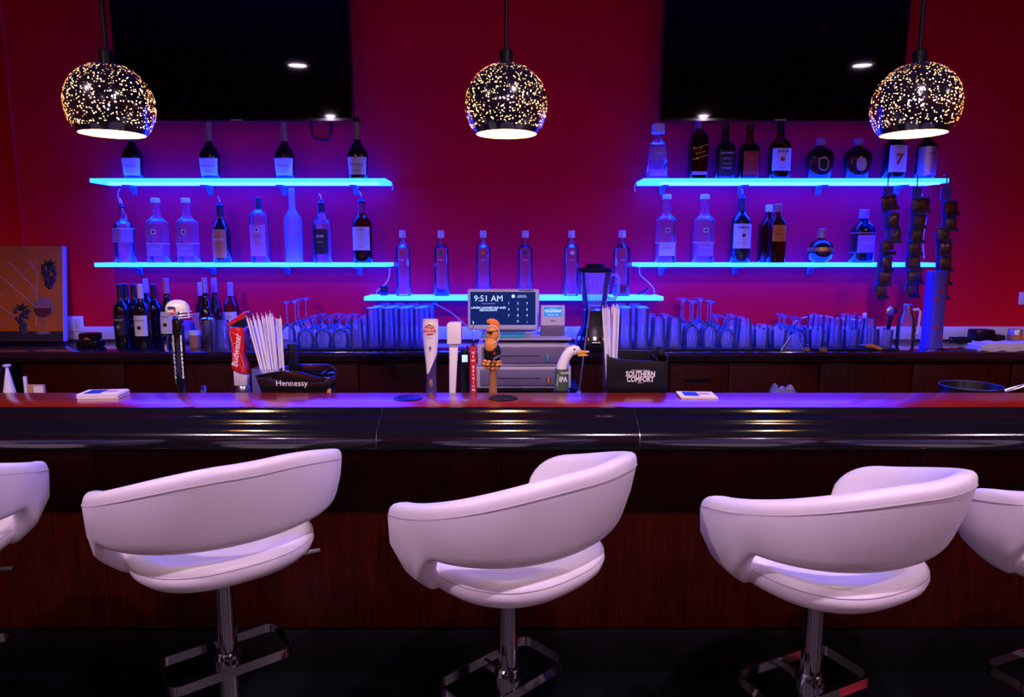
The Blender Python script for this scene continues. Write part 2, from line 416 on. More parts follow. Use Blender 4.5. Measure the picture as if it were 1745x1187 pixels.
# ================================================================= BACK BAR
CZ = 1.05
bb_ = thing('back_counter', 'dark glossy back counter with mahogany cabinet fronts along red wall', 'counter', (0, 0, 0))
G().bb(-3.3, 3.3, 3.36, WY - .015, CZ - .04, CZ).build('countertop', 'counter_stone', bb_, bevel=.004)
G().bb(-3.3, 3.3, 3.364, 3.376, CZ - .046, CZ - .0405).build('edge_strip', 'mahogany_dark', bb_)
G().bb(-3.3, 3.3, 3.42, WY - .02, 0, CZ - .041).build('body', 'mahogany_dark', bb_, smooth=False)
xs = [PX(p, 3.41, .9) for p in (28, 215, 420, 612, 806, 975, 1140, 1240, 1395, 1552, 1720, 1900)]
for i, (a, b) in enumerate(zip(xs, xs[1:])):
    d = G().bb(a + .004, b - .004, 3.404, 3.42, .10, CZ - .06).build('cabinet_door', 'mahogany_v', bb_, bevel=.003)
    if i == 6:
        q = P(1190, 645, 3.39)
        G().tube([(q.x - .07, 3.403, q.z), (q.x - .06, 3.385, q.z), (q.x, 3.38, q.z), (q.x + .06, 3.385, q.z), (q.x + .07, 3.403, q.z)], .006, 8).build('handle', 'chrome', d)
fr = thing('mini_fridge', 'black mini fridge front at the left end of back counter', 'fridge', (PX(-110, 3.3, .9), 3.30, 0))
G().bb(-.36, .36, .0, .09, .0, .99).build('body', 'black_board', fr, bevel=.006)
G().bb(-.355, .355, -.03, -.002, .04, .98).build('door', 'black_gloss', fr, bevel=.006)
G().tube([(.31, -.032, .6), (.31, -.055, .62), (.31, -.055, .86), (.31, -.032, .88)], .008, 8).build('handle', 'steel', fr)

# ---- lit acrylic shelves on brackets
SHELF = {}
def shelf(name, label, pxl, pxr, py_top, strip, brackets, th=.022, yf=3.66):
    z = P((pxl + pxr) / 2, py_top, yf).z
    xl, xr = PX(pxl, yf, z), PX(pxr, yf, z)
    t = thing(name, label, 'shelf', ((xl + xr) / 2, WY, z - th), 0, 'blue lit bottle shelves'); hw = (xr - xl) / 2
    G().bb(-hw, hw, yf - WY, -.001, 0, th).build('slab', 'acrylic_lit', t, bevel=.003)
    if strip:
        G().bb(-hw + .09, hw - .04, yf - WY + .012, yf - WY + .026, -.008, -.0005).build('light_strip', 'led_tube', t)
    for b in brackets:
        bx = PX(b, 3.75, z) - t.location.x
        pr = [(-.001, -.001), (-.11, -.001), (-.11, -.008), (-.03, -.016), (-.012, -.045), (-.001, -.052)]
        pr2 = [(y, zz) for y, zz in pr]
        g = G().extx(pr2, bx - .014, bx + .014); g.build('bracket', 'bracket_grey', t, bevel=.002)
    SHELF[name] = (z, t)
    return z
Z1 = shelf('upper_shelf', 'glowing blue shelf under the left television holding four cognac bottles', 152, 657, 303.5, True, (212, 345, 474, 600))
Z2 = shelf('lower_shelf', 'glowing blue shelf holding eight mixed bottles, lower one on the left', 160, 661, 447.5, False, (222, 350, 480, 606))
Z3 = shelf('long_shelf', 'low glowing blue shelf in the middle with six tall clear vodka bottles', 620, 1131, 505.0, False, (738, 1010))
Z4 = shelf('upper_shelf', 'glowing blue shelf under the right television with whiskey bottles', 1096, 1618, 303.5, True, (1135, 1272, 1408, 1545))
Z5 = shelf('lower_shelf', 'glowing blue shelf beside hanging snack strips, lower one on the right', 1087, 1597, 447.5, False, (1133, 1262, 1393, 1520))

# ---- televisions
def tv(pxl, pxr, label):
    Yb = 3.70; z = P((pxl + pxr) / 2, 206, Yb).z; zl = PX(pxl, Yb, z); zr = PX(pxr, Yb, z)
    W, Hh = zr - zl, .71
    t = thing('television', label, 'television', ((zl + zr) / 2, Yb, z)); t.rotation_euler = (R(TV_TILT), 0, 0)
    G().bb(-W / 2, W / 2, .006, .045, 0, Hh).build('housing', 'black_plastic', t, bevel=.006)
    G().bb(-W / 2 + .008, W / 2 - .008, -.002, .005, .016, Hh - .008).build('screen', 'tv_glass', t, smooth=False)
    f = G(); f.bb(-W / 2, W / 2, -.006, .006, 0, .014); f.bb(-W / 2, -W / 2 + .008, -.006, .006, .0141, Hh); f.bb(W / 2 - .008, W / 2, -.006, .006, .0141, Hh); f.bb(-W / 2 + .008, W / 2 - .008, -.006, .006, Hh - .008, Hh)
    f.build('bezel', 'black_gloss', t, smooth=False)
    G().bb(-.03, .03, -.009, -.0061, .001, .007).build('logo_bar', 'steel', t)
    G().bb(W / 2 - .045, W / 2 - .012, -.0085, -.0061, Hh - .09, Hh - .045).build('sticker', 'ink_orange', t)
    G().bb(-.2, .2, .046, .062, .2, .5).build('wall_mount', 'black_plastic', t)
    return t
TV_TILT = 2.1
tv(206, 602, 'large black television on red wall above the cognac bottles')
tv(1125, 1532, 'large black television on red wall above the whiskey bottles')
q = P(548, 210, WY - .012)
g = G().tube([P(530, 198, WY - .01), P(531, 225, WY - .01), P(536, 236, WY - .01), P(556, 240, WY - .01), P(563, 232, WY - .01), P(565, 198, WY - .01)], .005, 8)
tag(g.build('power_cable', 'rubber'), 'black cable looping down below the left television', 'cable')

# ---- pendants
def pendant(px, label, Yp=2.10):
    z = P(px, 180, Yp).z; x = PX(px, Yp, z)
    t = thing('pendant_lamp', label, 'pendant lamp', (x, Yp, z), random.uniform(0, 6), 'perforated globe pendants over the bar')
    r = .122; pr = []
    for k in range(25):
        a = R(-42) + (R(82) - R(-42)) * k / 24
        pr.append((r * math.cos(a), r * math.sin(a)))
    sh = G().lathe(pr, 56).build('shade', 'perforated_shade', t, recalc=False)
    G().tube([(math.cos(a / 56 * 2 * math.pi) * pr[0][0], math.sin(a / 56 * 2 * math.pi) * pr[0][0], pr[0][1]) for a in range(56)], .0012, 6, closed=True).build('rim', 'black_gloss', sh)
    zc = r * math.sin(R(82))
    G().lathe([(0, zc - .004), (.019, zc - .004), (.0195, zc + .032), (.017, zc + .035), (0, zc + .035)], 20).build('cap', 'black_plastic', t)
    G().tube([(0, 0, zc + .034), (0, 0, zc + .20)], .0056, 10).build('rod', 'black_plastic', t)
    G().tube([(0, 0, zc + .1995), (0, 0, CEIL - z - .028)], .003, 8).build('cord', 'rubber', t)
    G().lathe([(0, CEIL - z - .001), (.055, CEIL - z - .001), (.05, CEIL - z - .022), (.01, CEIL - z - .03), (0, CEIL - z - .03)], 24).build('canopy', 'black_plastic', t)
    G().ball((0, 0, .012), (.022, .022, .026), 16, 10).build('bulb', 'bulb_glow', t)
    G().lathe([(0, .036), (.013, .036), (.013, zc - .003), (0, zc - .003)], 14).build('socket', 'white_plastic', t)
pendant(188, 'speckled black globe pendant in front of the left television')
pendant(863, 'speckled black globe pendant hanging in the middle before bare red wall')
pendant(1560, 'speckled black globe pendant at the right over the label-seven bottle')

# ================================================================= STOOLS
def make_stool(ZS=.70):
    t = thing('bar_stool', 'x', 'bar stool', (0, 0, 0), 0, 'white leather bar stools along the bar')
    A, B, PH = .272, .215, R(126)
    def plan(ph):
        s, c = abs(math.sin(ph)), abs(math.cos(ph)); e = 2.35
        b = B if math.cos(ph) > 0 else .245
        return ((s / A) ** e + (c / b) ** e) ** (-1 / e)
    def top(ph):
        a = abs(ph)
        return .376 - .126 * smooth01((a - R(10)) / R(115))
    def bot(ph):
        a = abs(ph)
        return .158 - .012 * smooth01(1 - a / R(80)) - .130 * smooth01((a - R(76)) / R(22))
    def rad(ph, z):
        lean = .10 + .22 * smooth01(1 - abs(ph) / R(105))
        return plan(ph) + lean * (z - .10) - .060 * smooth01((.125 - z) / .125)
    nP, nC = 96, 24; v = []; f = []
    seam = []; seam2 = []
    for i in range(nP + 1):
        ph = -PH + 2 * PH * i / nP
        zt, zb = top(ph), bot(ph)
        u = max(0., (abs(ph) - R(98)) / (PH - R(98)))
        sh = math.sqrt(max(0., 1 - u ** 2.6)) if u < 1 else 0.
        zm = zb + .42 * (zt - zb)
        zt, zb = zm + (zt - zm) * sh, zm + (zb - zm) * sh
        th = .029 * (.35 + .65 * sh)
        hc, hh = (zt + zb) / 2, max(.001, (zt - zb) / 2)
        for j in range(nC):
            a = 2 * math.pi * j / nC
            ca = math.copysign(abs(math.cos(a)) ** .62, math.cos(a)); sa = math.copysign(abs(math.sin(a)) ** .38, math.sin(a))
            z = hc + sa * hh
            puff = 1 + .15 * (1 - abs(sa))
            if abs(sa) > .86: puff *= 1
            r = rad(ph, z) + ca * th * puff
            v.append((r * math.sin(ph), -r * math.cos(ph), z + ZS))
        zz = zt - .030 * sh; 
        if abs(ph) < R(122):
            r = rad(ph, zz) + th * 1.0 + .0005
            seam.append((r * math.sin(ph), -r * math.cos(ph), zz + ZS))
    for i in range(nP):
        for j in range(nC):
            f.append((i * nC + j, i * nC + (j + 1) % nC, (i + 1) * nC + (j + 1) % nC, (i + 1) * nC + j))
    f.append(tuple(range(nC))); f.append(tuple(nP * nC + j for j in range(nC)))
    back = G().add(v, f).build('backrest', 'leather', t, angle=80)
    G().tube(seam, .0011, 6).build('seam', 'seam_grey', back)
    # seat pan
    pr = [(0, .013), (.35, .012), (.6, .014), (.78, .020), (.90, .032), (.975, .050), (1.0, .068), (.985, .084), (.94, .096), (.87, .101), (.75, .097), (.5, .087), (.25, .082), (0, .080)]
    n = 64; v = []; f = []
    for r, z in pr:
        for i in range(n):
            a = 2 * math.pi * i / n
            ph = math.atan2(math.cos(a), math.sin(a))
            s, c = abs(math.cos(a)), abs(math.sin(a)); e = 2.5
            b = .245 if math.sin(a) > 0 else .238
            q = ((s / .236) ** e + (c / b) ** e) ** (-1 / e) * r
            v.append((q * math.cos(a), q * math.sin(a), z + ZS))
    for k in range(len(pr) - 1):
        for i in range(n): f.append((k * n + i, k * n + (i + 1) % n, (k + 1) * n + (i + 1) % n, (k + 1) * n + i))
    seat = G().add(v, f).build('seat', 'leather', t, angle=80)
    sm = []
    for i in range(n):
        a = 2 * math.pi * i / n; s, c = abs(math.cos(a)), abs(math.sin(a)); e = 2.5
        b = .245 if math.sin(a) > 0 else .238
        q = ((s / .236) ** e + (c / b) ** e) ** (-1 / e) * .99
        sm.append((q * math.cos(a), q * math.sin(a), ZS + .0815))
    G().tube(sm, .0012, 6, closed=True).build('seam', 'seam_grey', seat)
    G().bb(-.09, .09, -.09, .09, ZS - .012, ZS + .016).build('swivel_plate', 'black_plastic', t, bevel=.006)
    G().lathe([(0, .012), (.030, .012), (.030, .43), (.0262, .434), (.0262, ZS - .011), (0, ZS - .011)], 28).build('column', 'chrome', t)
    G().tube([(.05, -.02, ZS - .014), (.15, -.04, ZS - .014), (.215, -.055, ZS - .010), (.255, -.065, ZS - .008)], .006, 8).build('lever', 'chrome', t)
    # footrest: flat chrome strip bent to a rounded rectangle around the column
    ring = []
    hx, hy, rc = .165, .085, .03
    for cx, cy, a0 in ((hx - rc, hy - rc, 0), (-hx + rc, hy - rc, 90), (-hx + rc, -hy + rc, 180), (hx - rc, -hy + rc, 270)):
        for k in range(7):
            a = R(a0 + 15 * k); ring.append((cx + rc * math.cos(a), cy + .02 + rc * math.sin(a)))
    v = []; f = []; m = len(ring)
    for i, (x, y) in enumerate(ring):
        x2, y2 = ring[(i + 1) % m]; x0, y0 = ring[i - 1]
        nx, ny = (y2 - y0), -(x2 - x0); d = math.hypot(nx, ny); nx, ny = nx / d * .0028, ny / d * .0028
        v += [(x + nx, y + ny, .388), (x + nx, y + ny, .416), (x - nx, y - ny, .416), (x - nx, y - ny, .388)]
    for i in range(m):
        j = (i + 1) % m
        for k in range(4): f.append((i * 4 + k, i * 4 + (k + 1) % 4, j * 4 + (k + 1) % 4, j * 4 + k))
    fr_ = G().add(v, f).build('footrest', 'chrome', t, angle=50)
    G().lathe([(.0305, .384), (.038, .384), (.038, .420), (.0305, .420), (.0305, .384)], 24).build('collar', 'chrome', fr_)
    G().bb(-.006, .006, .036, .102, .392, .412).build('strut', 'chrome', fr_)
    G().lathe([(0, 0), (.205, 0), (.207, .006), (.19, .014), (.06, .03), (.032, .04), (0, .04)], 40).build('base', 'chrome', t)
    return t
stool0 = make_stool()
STOOLS = [(-122, 1.78, 14, 'white leather bar stool cut off by the left picture edge'),
          (388, 1.80, 38, 'white leather bar stool in front of the folded napkin stack'),
          (866, 1.715, 43, 'white leather bar stool in the middle of the row'),
          (1382, 1.70, 25, 'white leather bar stool below the right pendant, second from the right'),
          (1812, 1.74, 22, 'white leather bar stool cut off by the right picture edge')]
for i, (px, Ys, ang, lb) in enumerate(STOOLS):
    x = PX(px, Ys, .45)
    if i == 0:
        stool0.location = (x, Ys, 0); stool0.rotation_euler = (0, 0, R(ang)); stool0['label'] = lb
        stool0.scale = (1, 1, .98)
    else: dup(stool0, (x, Ys, 0), R(ang), lb).scale = (1, 1, (.98, .975, .985, .975, .975)[i])

# ================================================================= BOTTLES
PROF = {
 'cognac': [(0, 0), (.78, 0), (.84, .015), (.90, .12), (1, .38), (.98, .43), (.86, .48), (.50, .58), (.33, .63), (.30, .67), (.29, .985), (0, .985)],
 'tall': [(0, 0), (.94, 0), (1, .015), (1, .60), (.97, .63), (.80, .66), (.45, .70), (.39, .73), (.37, .97), (0, .97)],
 'dome': [(0, 0), (.94, 0), (1, .015), (1, .60), (.97, .64), (.80, .70), (.50, .745), (.27, .77), (.24, .80), (.24, .97), (0, .97)],
 'kahlua': [(0, 0), (.90, 0), (.98, .02), (1, .30), (1, .50), (.92, .60), (.55, .72), (.36, .77), (.34, .97), (0, .97)],
 'ketel': [(0, 0), (.96, 0), (1, .015), (1, .70), (.96, .74), (.62, .785), (.36, .815), (.33, .84), (.33, .97), (0, .97)],
 'goose': [(0, 0), (.88, 0), (.92, .015), (1, .35), (1, .56), (.9, .62), (.5, .685), (.36, .73), (.33, .97), (0, .97)],
 'rum': [(0, 0), (.95, 0), (1, .02), (1, .62), (.92, .68), (.55, .75), (.36, .80), (.33, .97), (0, .97)],
 'ciroc': [(0, 0), (.94, 0), (1, .015), (.97, .40), (.97, .70), (.93, .735), (.55, .775), (.38, .80), (.35, .97), (0, .97)],
 'flask': [(0, 0), (.97, 0), (1, .01), (.93, .18), (.90, .19), (.72, .62), (.68, .655), (.40, .69), (.34, .72), (.34, .97), (0, .97)],
 'redsq': [(0, 0), (.92, 0), (.96, .015), (1, .55), (.99, .66), (.80, .75), (.42, .82), (.34, .86), (.32, .97), (0, .97)],
 'jack': [(0, 0), (.94, 0), (1, .015), (1, .55), (.95, .59), (.62, .66), (.40, .70), (.42, .76), (.34, .82), (.32, .97), (0, .97)],
 'beam': [(0, 0), (.94, 0), (1, .015), (1, .58), (.93, .63), (.52, .70), (.37, .74), (.40, .79), (.32, .84), (.31, .97), (0, .97)],
 'round': [(0, 0), (.66, 0), (.72, .015), (.90, .25), (1, .48), (.98, .58), (.82, .69), (.45, .76), (.27, .79), (.25, .83), (.24, .97), (0, .97)],
 'sphere': [(0, 0), (.45, 0), (.50, .02), (.82, .12), (.98, .26), (1, .36), (.94, .48), (.74, .60), (.42, .67), (.25, .70), (.23, .97), (0, .97)],
 'gin': [(0, 0), (.95, 0), (1, .02), (1, .58), (.96, .66), (.60, .74), (.38, .79), (.36, .97), (0, .97)],
 'bord': [(0, 0), (.94, 0), (1, .015), (1, .58), (.93, .64), (.60, .70), (.40, .74), (.36, .80), (.36, .99), (0, .99)],
 'burg': [(0, 0), (.94, 0), (1, .015), (1, .40), (.92, .50), (.62, .64), (.40, .73), (.36, .80), (.36, .99), (0, .99)],
}
def prof_r(pr, zf):
    for (r0, z0), (r1, z1) in zip(pr[1:], pr[2:]):
        if z0 <= zf <= z1 and z1 > z0: return r0 + (r1 - r0) * (zf - z0) / (z1 - z0)
    return pr[-2][0]
def bottle(name, label, loc, h, w, kind, m, e=2., dy=1., cap=None, capz=(.90, 1.0), capr=1.12, spout=False, labs=(), texts=(), fill=None, group=None, bands=(), rz=0., badge=None):
    t = thing(name, label, 'bottle', loc, rz, group)
    pr = PROF[kind]; hw = w / 2; n = 24
    G().lathe([(r * hw, z * h) for r, z in pr], n, e, 1, dy).build('glass_body', m, t)
    if cap:
        z0, z1 = capz; rr = prof_r(pr, min(.965, (z0 + z1) / 2)) * hw * capr
        rb = prof_r(pr, z0) * hw * capr
        G().lathe([(0, z0 * h), (rb, z0 * h), (rr, (z0 + .02) * h), (rr * .97, z1 * h - .003), (rr * .8, z1 * h), (0, z1 * h)], 20).build('cap', cap, t)
    if spout:
        rr = pr[-2][0] * hw
        s = G().lathe([(0, .965 * h), (rr * 1.25, .965 * h), (rr * 1.25, 1.0 * h), (rr * .8, 1.02 * h), (rr * .7, 1.05 * h), (0, 1.05 * h)], 14).build('pour_stopper', 'cap_black', t)
        G().tube([(0, 0, 1.04 * h), (0, 0, 1.08 * h), (-.003, 0, 1.12 * h), (-.010, 0, 1.155 * h)], [.004, .0038, .0033, .0028], 8).build('spout', 'steel', s)
    if fill:
        z1, fm = fill
        fp = [(0, .012 * h)] + [(prof_r(pr, z) * hw * .95, max(z, .012) * h) for z in [k / 10 * z1 for k in range(11)]] + [(0, z1 * h)]
        G().lathe(fp, n, e, 1, dy).build('liquid', fm, t)
    for z0, z1, span, lm in labs:
        zz = [z0 + (z1 - z0) * k / 4 for k in range(5)]
        off = .0012
        la = G().lathe([(prof_r(pr, z) * hw + off, z * h) for z in zz], 14, e, 1, dy, a0=R(-90 - span), a1=R(-90 + span))
        la.build('label', lm, t, recalc=False)
    for z0, z1, bm_ in bands:
        G().lathe([(prof_r(pr, z0) * hw + .001, z0 * h), (prof_r(pr, z1) * hw + .001, z1 * h)], n, e, 1, dy).build('band', bm_, t)
    for tx in texts:
        s, size, zc, tm = tx[:4]; kw = tx[4] if len(tx) > 4 else {}
        zf = zc; rr = prof_r(pr, zf) * hw * dy
        lettering(s, size, tm, t, (kw.pop('dx', 0) if 'dx' in kw else 0, -rr - .0028, zc * h), wrap=(rr if e < 2.6 else None), **kw)
    if badge:
        zc, rad, bm_, style = badge
        rr = prof_r(pr, zc) * hw * dy
        if style == 'disc':
            G().lathe([(0, 0), (rad, 0), (rad, .0015), (0, .002)], 18).build('emblem', bm_, t).matrix_basis = Matrix.Translation((0, -rr - .001, zc * h)) @ Matrix.Rotation(R(90), 4, 'X')
        elif style == 'oval':
            b0 = G().lathe([(0, 0), (rad * .78, 0), (rad * .78, .0015), (0, .002)], 20, 2.6, 1, 1.35).build('emblem', bm_[0], t); b0.matrix_basis = Matrix.Translation((0, -rr - .0045, zc * h)) @ Matrix.Rotation(R(84), 4, 'X')
            b1 = G().lathe([(rad * .70, .0021), (rad * .78, .0021), (rad * .78, .0030), (rad * .70, .0030), (rad * .70, .0021)], 20, 2.6, 1, 1.35).build('emblem_ring', bm_[1], t); b1.matrix_basis = b0.matrix_basis
        elif style == 'square':
            G().bb(-rad, rad, -rr - .0025, -rr - .001, zc * h - rad, zc * h + rad).build('emblem', bm_[0], t)
            G().ball((0, -rr - .0026, zc * h), (rad * .55, .0008, rad * .6), 8, 6).build('crest', bm_[1], t)
    return t
YB = 3.735
def on_shelf(px, z): return (PX(px, YB, z), YB, z + .0005)
def hpx(n, z): return n * MPP(YB, z + .15)
# upper left: cognac
for i, px in enumerate((229, 360, 487, 609)):
    w_ = hpx(34, Z1); h = hpx(96, Z1)
    bottle('cognac_bottle', ('dark cognac bottle half hidden under the left pendant', 'dark cognac bottle, second from left on the upper left shelf', 'dark cognac bottle, third from left on the upper left shelf', 'dark cognac bottle with pour spout at right end of the upper left shelf')[i],
           on_shelf(px, Z1) if i < 3 else (PX(611, 3.69, Z1), 3.69, Z1 + .0005), h, w_, 'cognac', 'glass_cognac', 2.6, .72, cap='cap_gold', capz=(.66, 1.0) if i < 3 else (.66, .97), capr=1.1, spout=(i == 3),
           labs=[(.06, .36, 62, 'label_white')], texts=[('Hennessy', .017, .23, 'ink', dict(shear=.15)), ('COGNAC', .010, .13, 'ink')], group='cognac bottles on the upper left shelf',
           badge=None)
# lower left: eight mixed
GL = 'bottles on the lower left shelf'
bottle('vodka_bottle', 'round clear bottle with pour spout at left end of lower left shelf', on_shelf(215, Z2), hpx(94, Z2), hpx(33, Z2), 'dome', 'glass_bottle', spout=True, labs=[(.36, .60, 80, 'label_violet')], bands=[(.60, .615, 'label_white')], group=GL)
for i, px in enumerate((272, 323)):
    bottle('tequila_bottle', ('clear square bottle with white crest, second on lower left shelf', 'clear square bottle with white crest, third on lower left shelf')[i], on_shelf(px, Z2), hpx(108, Z2), hpx(31, Z2), 'tall', 'glass_bottle', 6., .9, cap='cap_white', capz=(.93, 1.0), capr=1.3,
           labs=[(.10, .29, 36, 'label_violet')], bands=[(.29, .30, 'label_white')], texts=[('Tradicional', .012, .22, 'ink_white', dict(shear=.25))], badge=(.475, .0125, ('label_white', 'ink'), 'square'), group=GL)
bottle('coffee_liqueur_bottle', 'dark brown bottle with arched orange label on lower left shelf', on_shelf(380, Z2), hpx(96, Z2), hpx(30, Z2), 'kahlua', 'glass_cognac', 2., cap='cap_black', capz=(.80, .97), spout=True, labs=[(.08, .58, 50, 'label_orange')], bands=[(.78, .80, 'label_gold')],
       texts=[('KAHLUA', .014, .40, 'ink_white', dict(bold=.0002)), ('LICOR DE CAFE', .006, .33, 'ink_red')], group=GL)
bottle('vodka_bottle', 'clear bottle with white label and black cap on lower left shelf', on_shelf(445, Z2), hpx(109, Z2), hpx(29, Z2), 'ketel', 'glass_bottle', 3., .95, cap='cap_black', capz=(.82, 1.0), capr=1.15, labs=[(.10, .58, 52, 'label_pink')],
       texts=[('Ketel One', .015, .40, 'ink_blue', dict(shear=.1)), ('VODKA', .008, .30, 'ink_blue')], badge=(.50, .012, ('label_white', 'ink_blue'), 'square'), group=GL)
bottle('vodka_bottle', 'tall frosted white vodka bottle on lower left shelf', on_shelf(502, Z2), hpx(125, Z2), hpx(30, Z2), 'goose', 'glass_frost', cap='glass_frost', capz=(.90, 1.0), capr=1.1, labs=[], texts=[('GREY GOOSE', .010, .27, 'ink_blue'), ('VODKA', .008, .22, 'ink_blue')], group=GL)
bottle('rum_bottle', 'clear bottle with black square label and pour spout on lower left shelf', on_shelf(551, Z2), hpx(100, Z2), hpx(30, Z2), 'rum', 'glass_bottle', 3., .95, cap='cap_black', capz=(.84, .97), spout=True, labs=[(.14, .56, 46, 'label_black')], texts=[('22', .026, .60, 'ink_white'), ('RUM', .018, .44, 'ink_white', dict(bold=.0006)), ('WHITE', .010, .34, 'ink_white')], group=GL)
bottle('rum_bottle', 'amber rum bottle with white label at right end of lower left shelf', on_shelf(619, Z2), hpx(103, Z2), hpx(32, Z2), 'rum', 'glass_amber', 2.4, cap='cap_red', capz=(.80, .97), spout=True, labs=[(.20, .58, 58, 'label_white')], fill=(.42, 'glass_cognac'),
       texts=[('Captain Morgan', .011, .53, 'ink'), ('SPICED RUM', .010, .25, 'ink_red')], group=GL)
# middle: vodka row
for i, (px, em, nm) in enumerate(((688, 'ink_red', 'red'), (753, 'ink_green', 'green'), (824, 'ink_orange', 'orange'), (895, 'ink_blue', 'blue'), (973, 'label_white', 'pale'), (1058, 'ink_red', 'red'))):
    w_ = 26 if i < 5 else 29
    bottle('vodka_bottle', 'tall clear vodka bottle with %s round emblem%s' % (nm, ' at left end of the middle shelf' if i == 0 else (' and red liquid left in the bottom' if i == 5 else ' on the low middle shelf')), on_shelf(px, Z3), hpx(110, Z3), hpx(w_, Z3), 'ciroc', 'glass_bottle', 2.2, 1.,
           cap='cap_white', capz=(.89, 1.0), capr=1.2, badge=(.66, .0115, em, 'disc'), fill=(.17, 'liquid_red') if i == 5 else ((.10, 'liquid_blue') if i in (1, 3) else None), texts=[('CIROC', .009, .55, 'ink_white')], group='tall vodka bottles on the middle shelf')
# upper right
GR = 'bottles on the upper right shelf'
bottle('tequila_bottle', 'clear tapering tequila bottle with big faceted stopper, upper right shelf', on_shelf(1119, Z4), hpx(92, Z4), hpx(37, Z4), 'flask', 'glass_bottle', 5., .8, cap='cap_white', capz=(.83, 1.0), capr=1.75, labs=[(.34, .56, 40, 'label_violet'), (.05, .17, 36, 'label_pink')], texts=[('1800', .022, .45, 'ink_white'), ('SILVER', .008, .11, 'ink_white')], group=GR)
t = bottle('whisky_bottle', 'square red whisky bottle with slanted label on upper right shelf', (PX(1188, 3.715, Z4), 3.715, Z4 + .0005), hpx(96, Z4), hpx(31, Z4), 'redsq', 'glass_red', 5., .95, cap='cap_violet', capz=(.86, 1.0), capr=1.15, labs=[(.06, .12, 36, 'label_cream')], fill=(.72, 'glass_red'),
           texts=[('Red Label', .013, .44, 'label_gold', dict(angle=R(17), shear=.2))], group=GR)
for zz in (.36, .535): G().box((0, -hpx(31, Z4) * .476 - .002, zz * hpx(96, Z4)), (.088, .0012, .0035), Matrix.Rotation(R(-17), 3, 'Y')).build('stripe', 'label_gold', t)
bottle('whiskey_bottle', 'square black-labelled whiskey bottle with black cap on upper right shelf', on_shelf(1233, Z4), hpx(92, Z4), hpx(31, Z4), 'jack', 'glass_cognac', 5., .95, cap='cap_black', capz=(.74, 1.0), capr=1.12, labs=[(.06, .50, 38, 'label_black')],
       texts=[("JACK DANIEL'S", .0105, .46, 'ink_white', dict(bold=.0002)), ('Old No.7', .012, .36, 'ink_white', dict(shear=.1)), ('Tennessee', .010, .27, 'ink_white', dict(shear=.3)), ('WHISKEY', .012, .19, 'ink_white')], group=GR)
bottle('whiskey_bottle', 'amber whiskey bottle with dull red label on upper right shelf', on_shelf(1274, Z4), hpx(90, Z4), hpx(32, Z4), 'jack', 'glass_amber', 5., .95, cap='cap_black', capz=(.90, 1.0), capr=1.25, labs=[(.06, .50, 36, 'label_red')], fill=(.60, 'glass_cognac'), texts=[('FIRE', .016, .36, 'label_gold'), ('TENNESSEE', .008, .22, 'label_gold')], group=GR)
bottle('bourbon_bottle', 'bourbon bottle with large white label on upper right shelf', on_shelf(1326, Z4), hpx(95, Z4), hpx(33, Z4), 'beam', 'glass_amber', 3.5, .95, cap='cap_black', capz=(.80, 1.0), capr=1.15, labs=[(.14, .53, 62, 'label_white')], fill=(.60, 'glass_cognac'), texts=[('JIM BEAM', .014, .47, 'ink', dict(bold=.0003)), ('BOURBON', .009, .20, 'ink')], badge=(.34, .011, 'label_red', 'disc'), group=GR)
for i, px in enumerate((1395, 1459)):
    bottle('whisky_bottle', ('round-shouldered dark whisky bottle with dark oval emblem', 'round-shouldered dark whisky bottle with gold-ringed oval emblem')[i], on_shelf(px, Z4), hpx(68, Z4), hpx(47, Z4), 'round', 'glass_cognac', 2.6, .6, cap='label_violet', capz=(.82, 1.0), capr=1.35, badge=(.36, .033, (('label_black', 'label_silver'), ('label_cream', 'label_gold'))[i], 'oval'), group=GR)
bottle('whiskey_bottle', 'bottle with big red seven on white label under right pendant', on_shelf(1521, Z4), hpx(92, Z4), hpx(34, Z4), 'beam', 'glass_wine', 3., .95, cap='cap_red', capz=(.80, 1.0), capr=1.15, labs=[(.12, .60, 52, 'label_white')], texts=[('7', .075, .34, 'ink_red', dict(bold=.0022)), ("SEAGRAM'S", .008, .565, 'ink')], group=GR)
bottle('rum_bottle', 'bottle with silver wraparound label at right end of upper right shelf', on_shelf(1575, Z4), hpx(92, Z4), hpx(32, Z4), 'beam', 'glass_cognac', 2., 1., cap='cap_black', capz=(.80, 1.0), capr=1.15, labs=[(.06, .58, 75, 'label_silver')], bands=[(.33, .37, 'label_red')], texts=[('RESERVE', .011, .45, 'ink')], group=GR)
# lower right
GQ = 'bottles on the lower right shelf'
for i, px in enumerate((1133, 1197)):
    bottle('tequila_bottle', ('clear square bottle with crest at left end of lower right shelf', 'clear square bottle with crest, second on lower right shelf')[i], on_shelf(px, Z5), hpx(114, Z5), hpx(32, Z5), 'tall', 'glass_bottle', 6., .9, cap='cap_white', capz=(.93, 1.0), capr=1.3,
           labs=[(.10, .29, 36, ('label_white', 'label_violet')[i])], bands=[(.29, .30, 'label_white')], texts=[('Tradicional', .012, .22, ('ink_blue', 'ink_white')[i], dict(shear=.25))], badge=(.475, .0125, ('label_white', 'ink'), 'square'), group=GQ)
bottle('whiskey_bottle', 'dark green whiskey bottle with white label and pour spout', on_shelf(1260, Z5), hpx(108, Z5), hpx(33, Z5), 'rum', 'glass_green', 2., cap='cap_black', capz=(.80, .97), capr=1.12, spout=True, labs=[(.22, .60, 62, 'label_white')], texts=[('JAMESON', .015, .54, 'ink', dict(bold=.0003)), ('IRISH WHISKEY', .008, .30, 'ink_red')], badge=(.42, .009, 'ink', 'disc'), group=GQ)
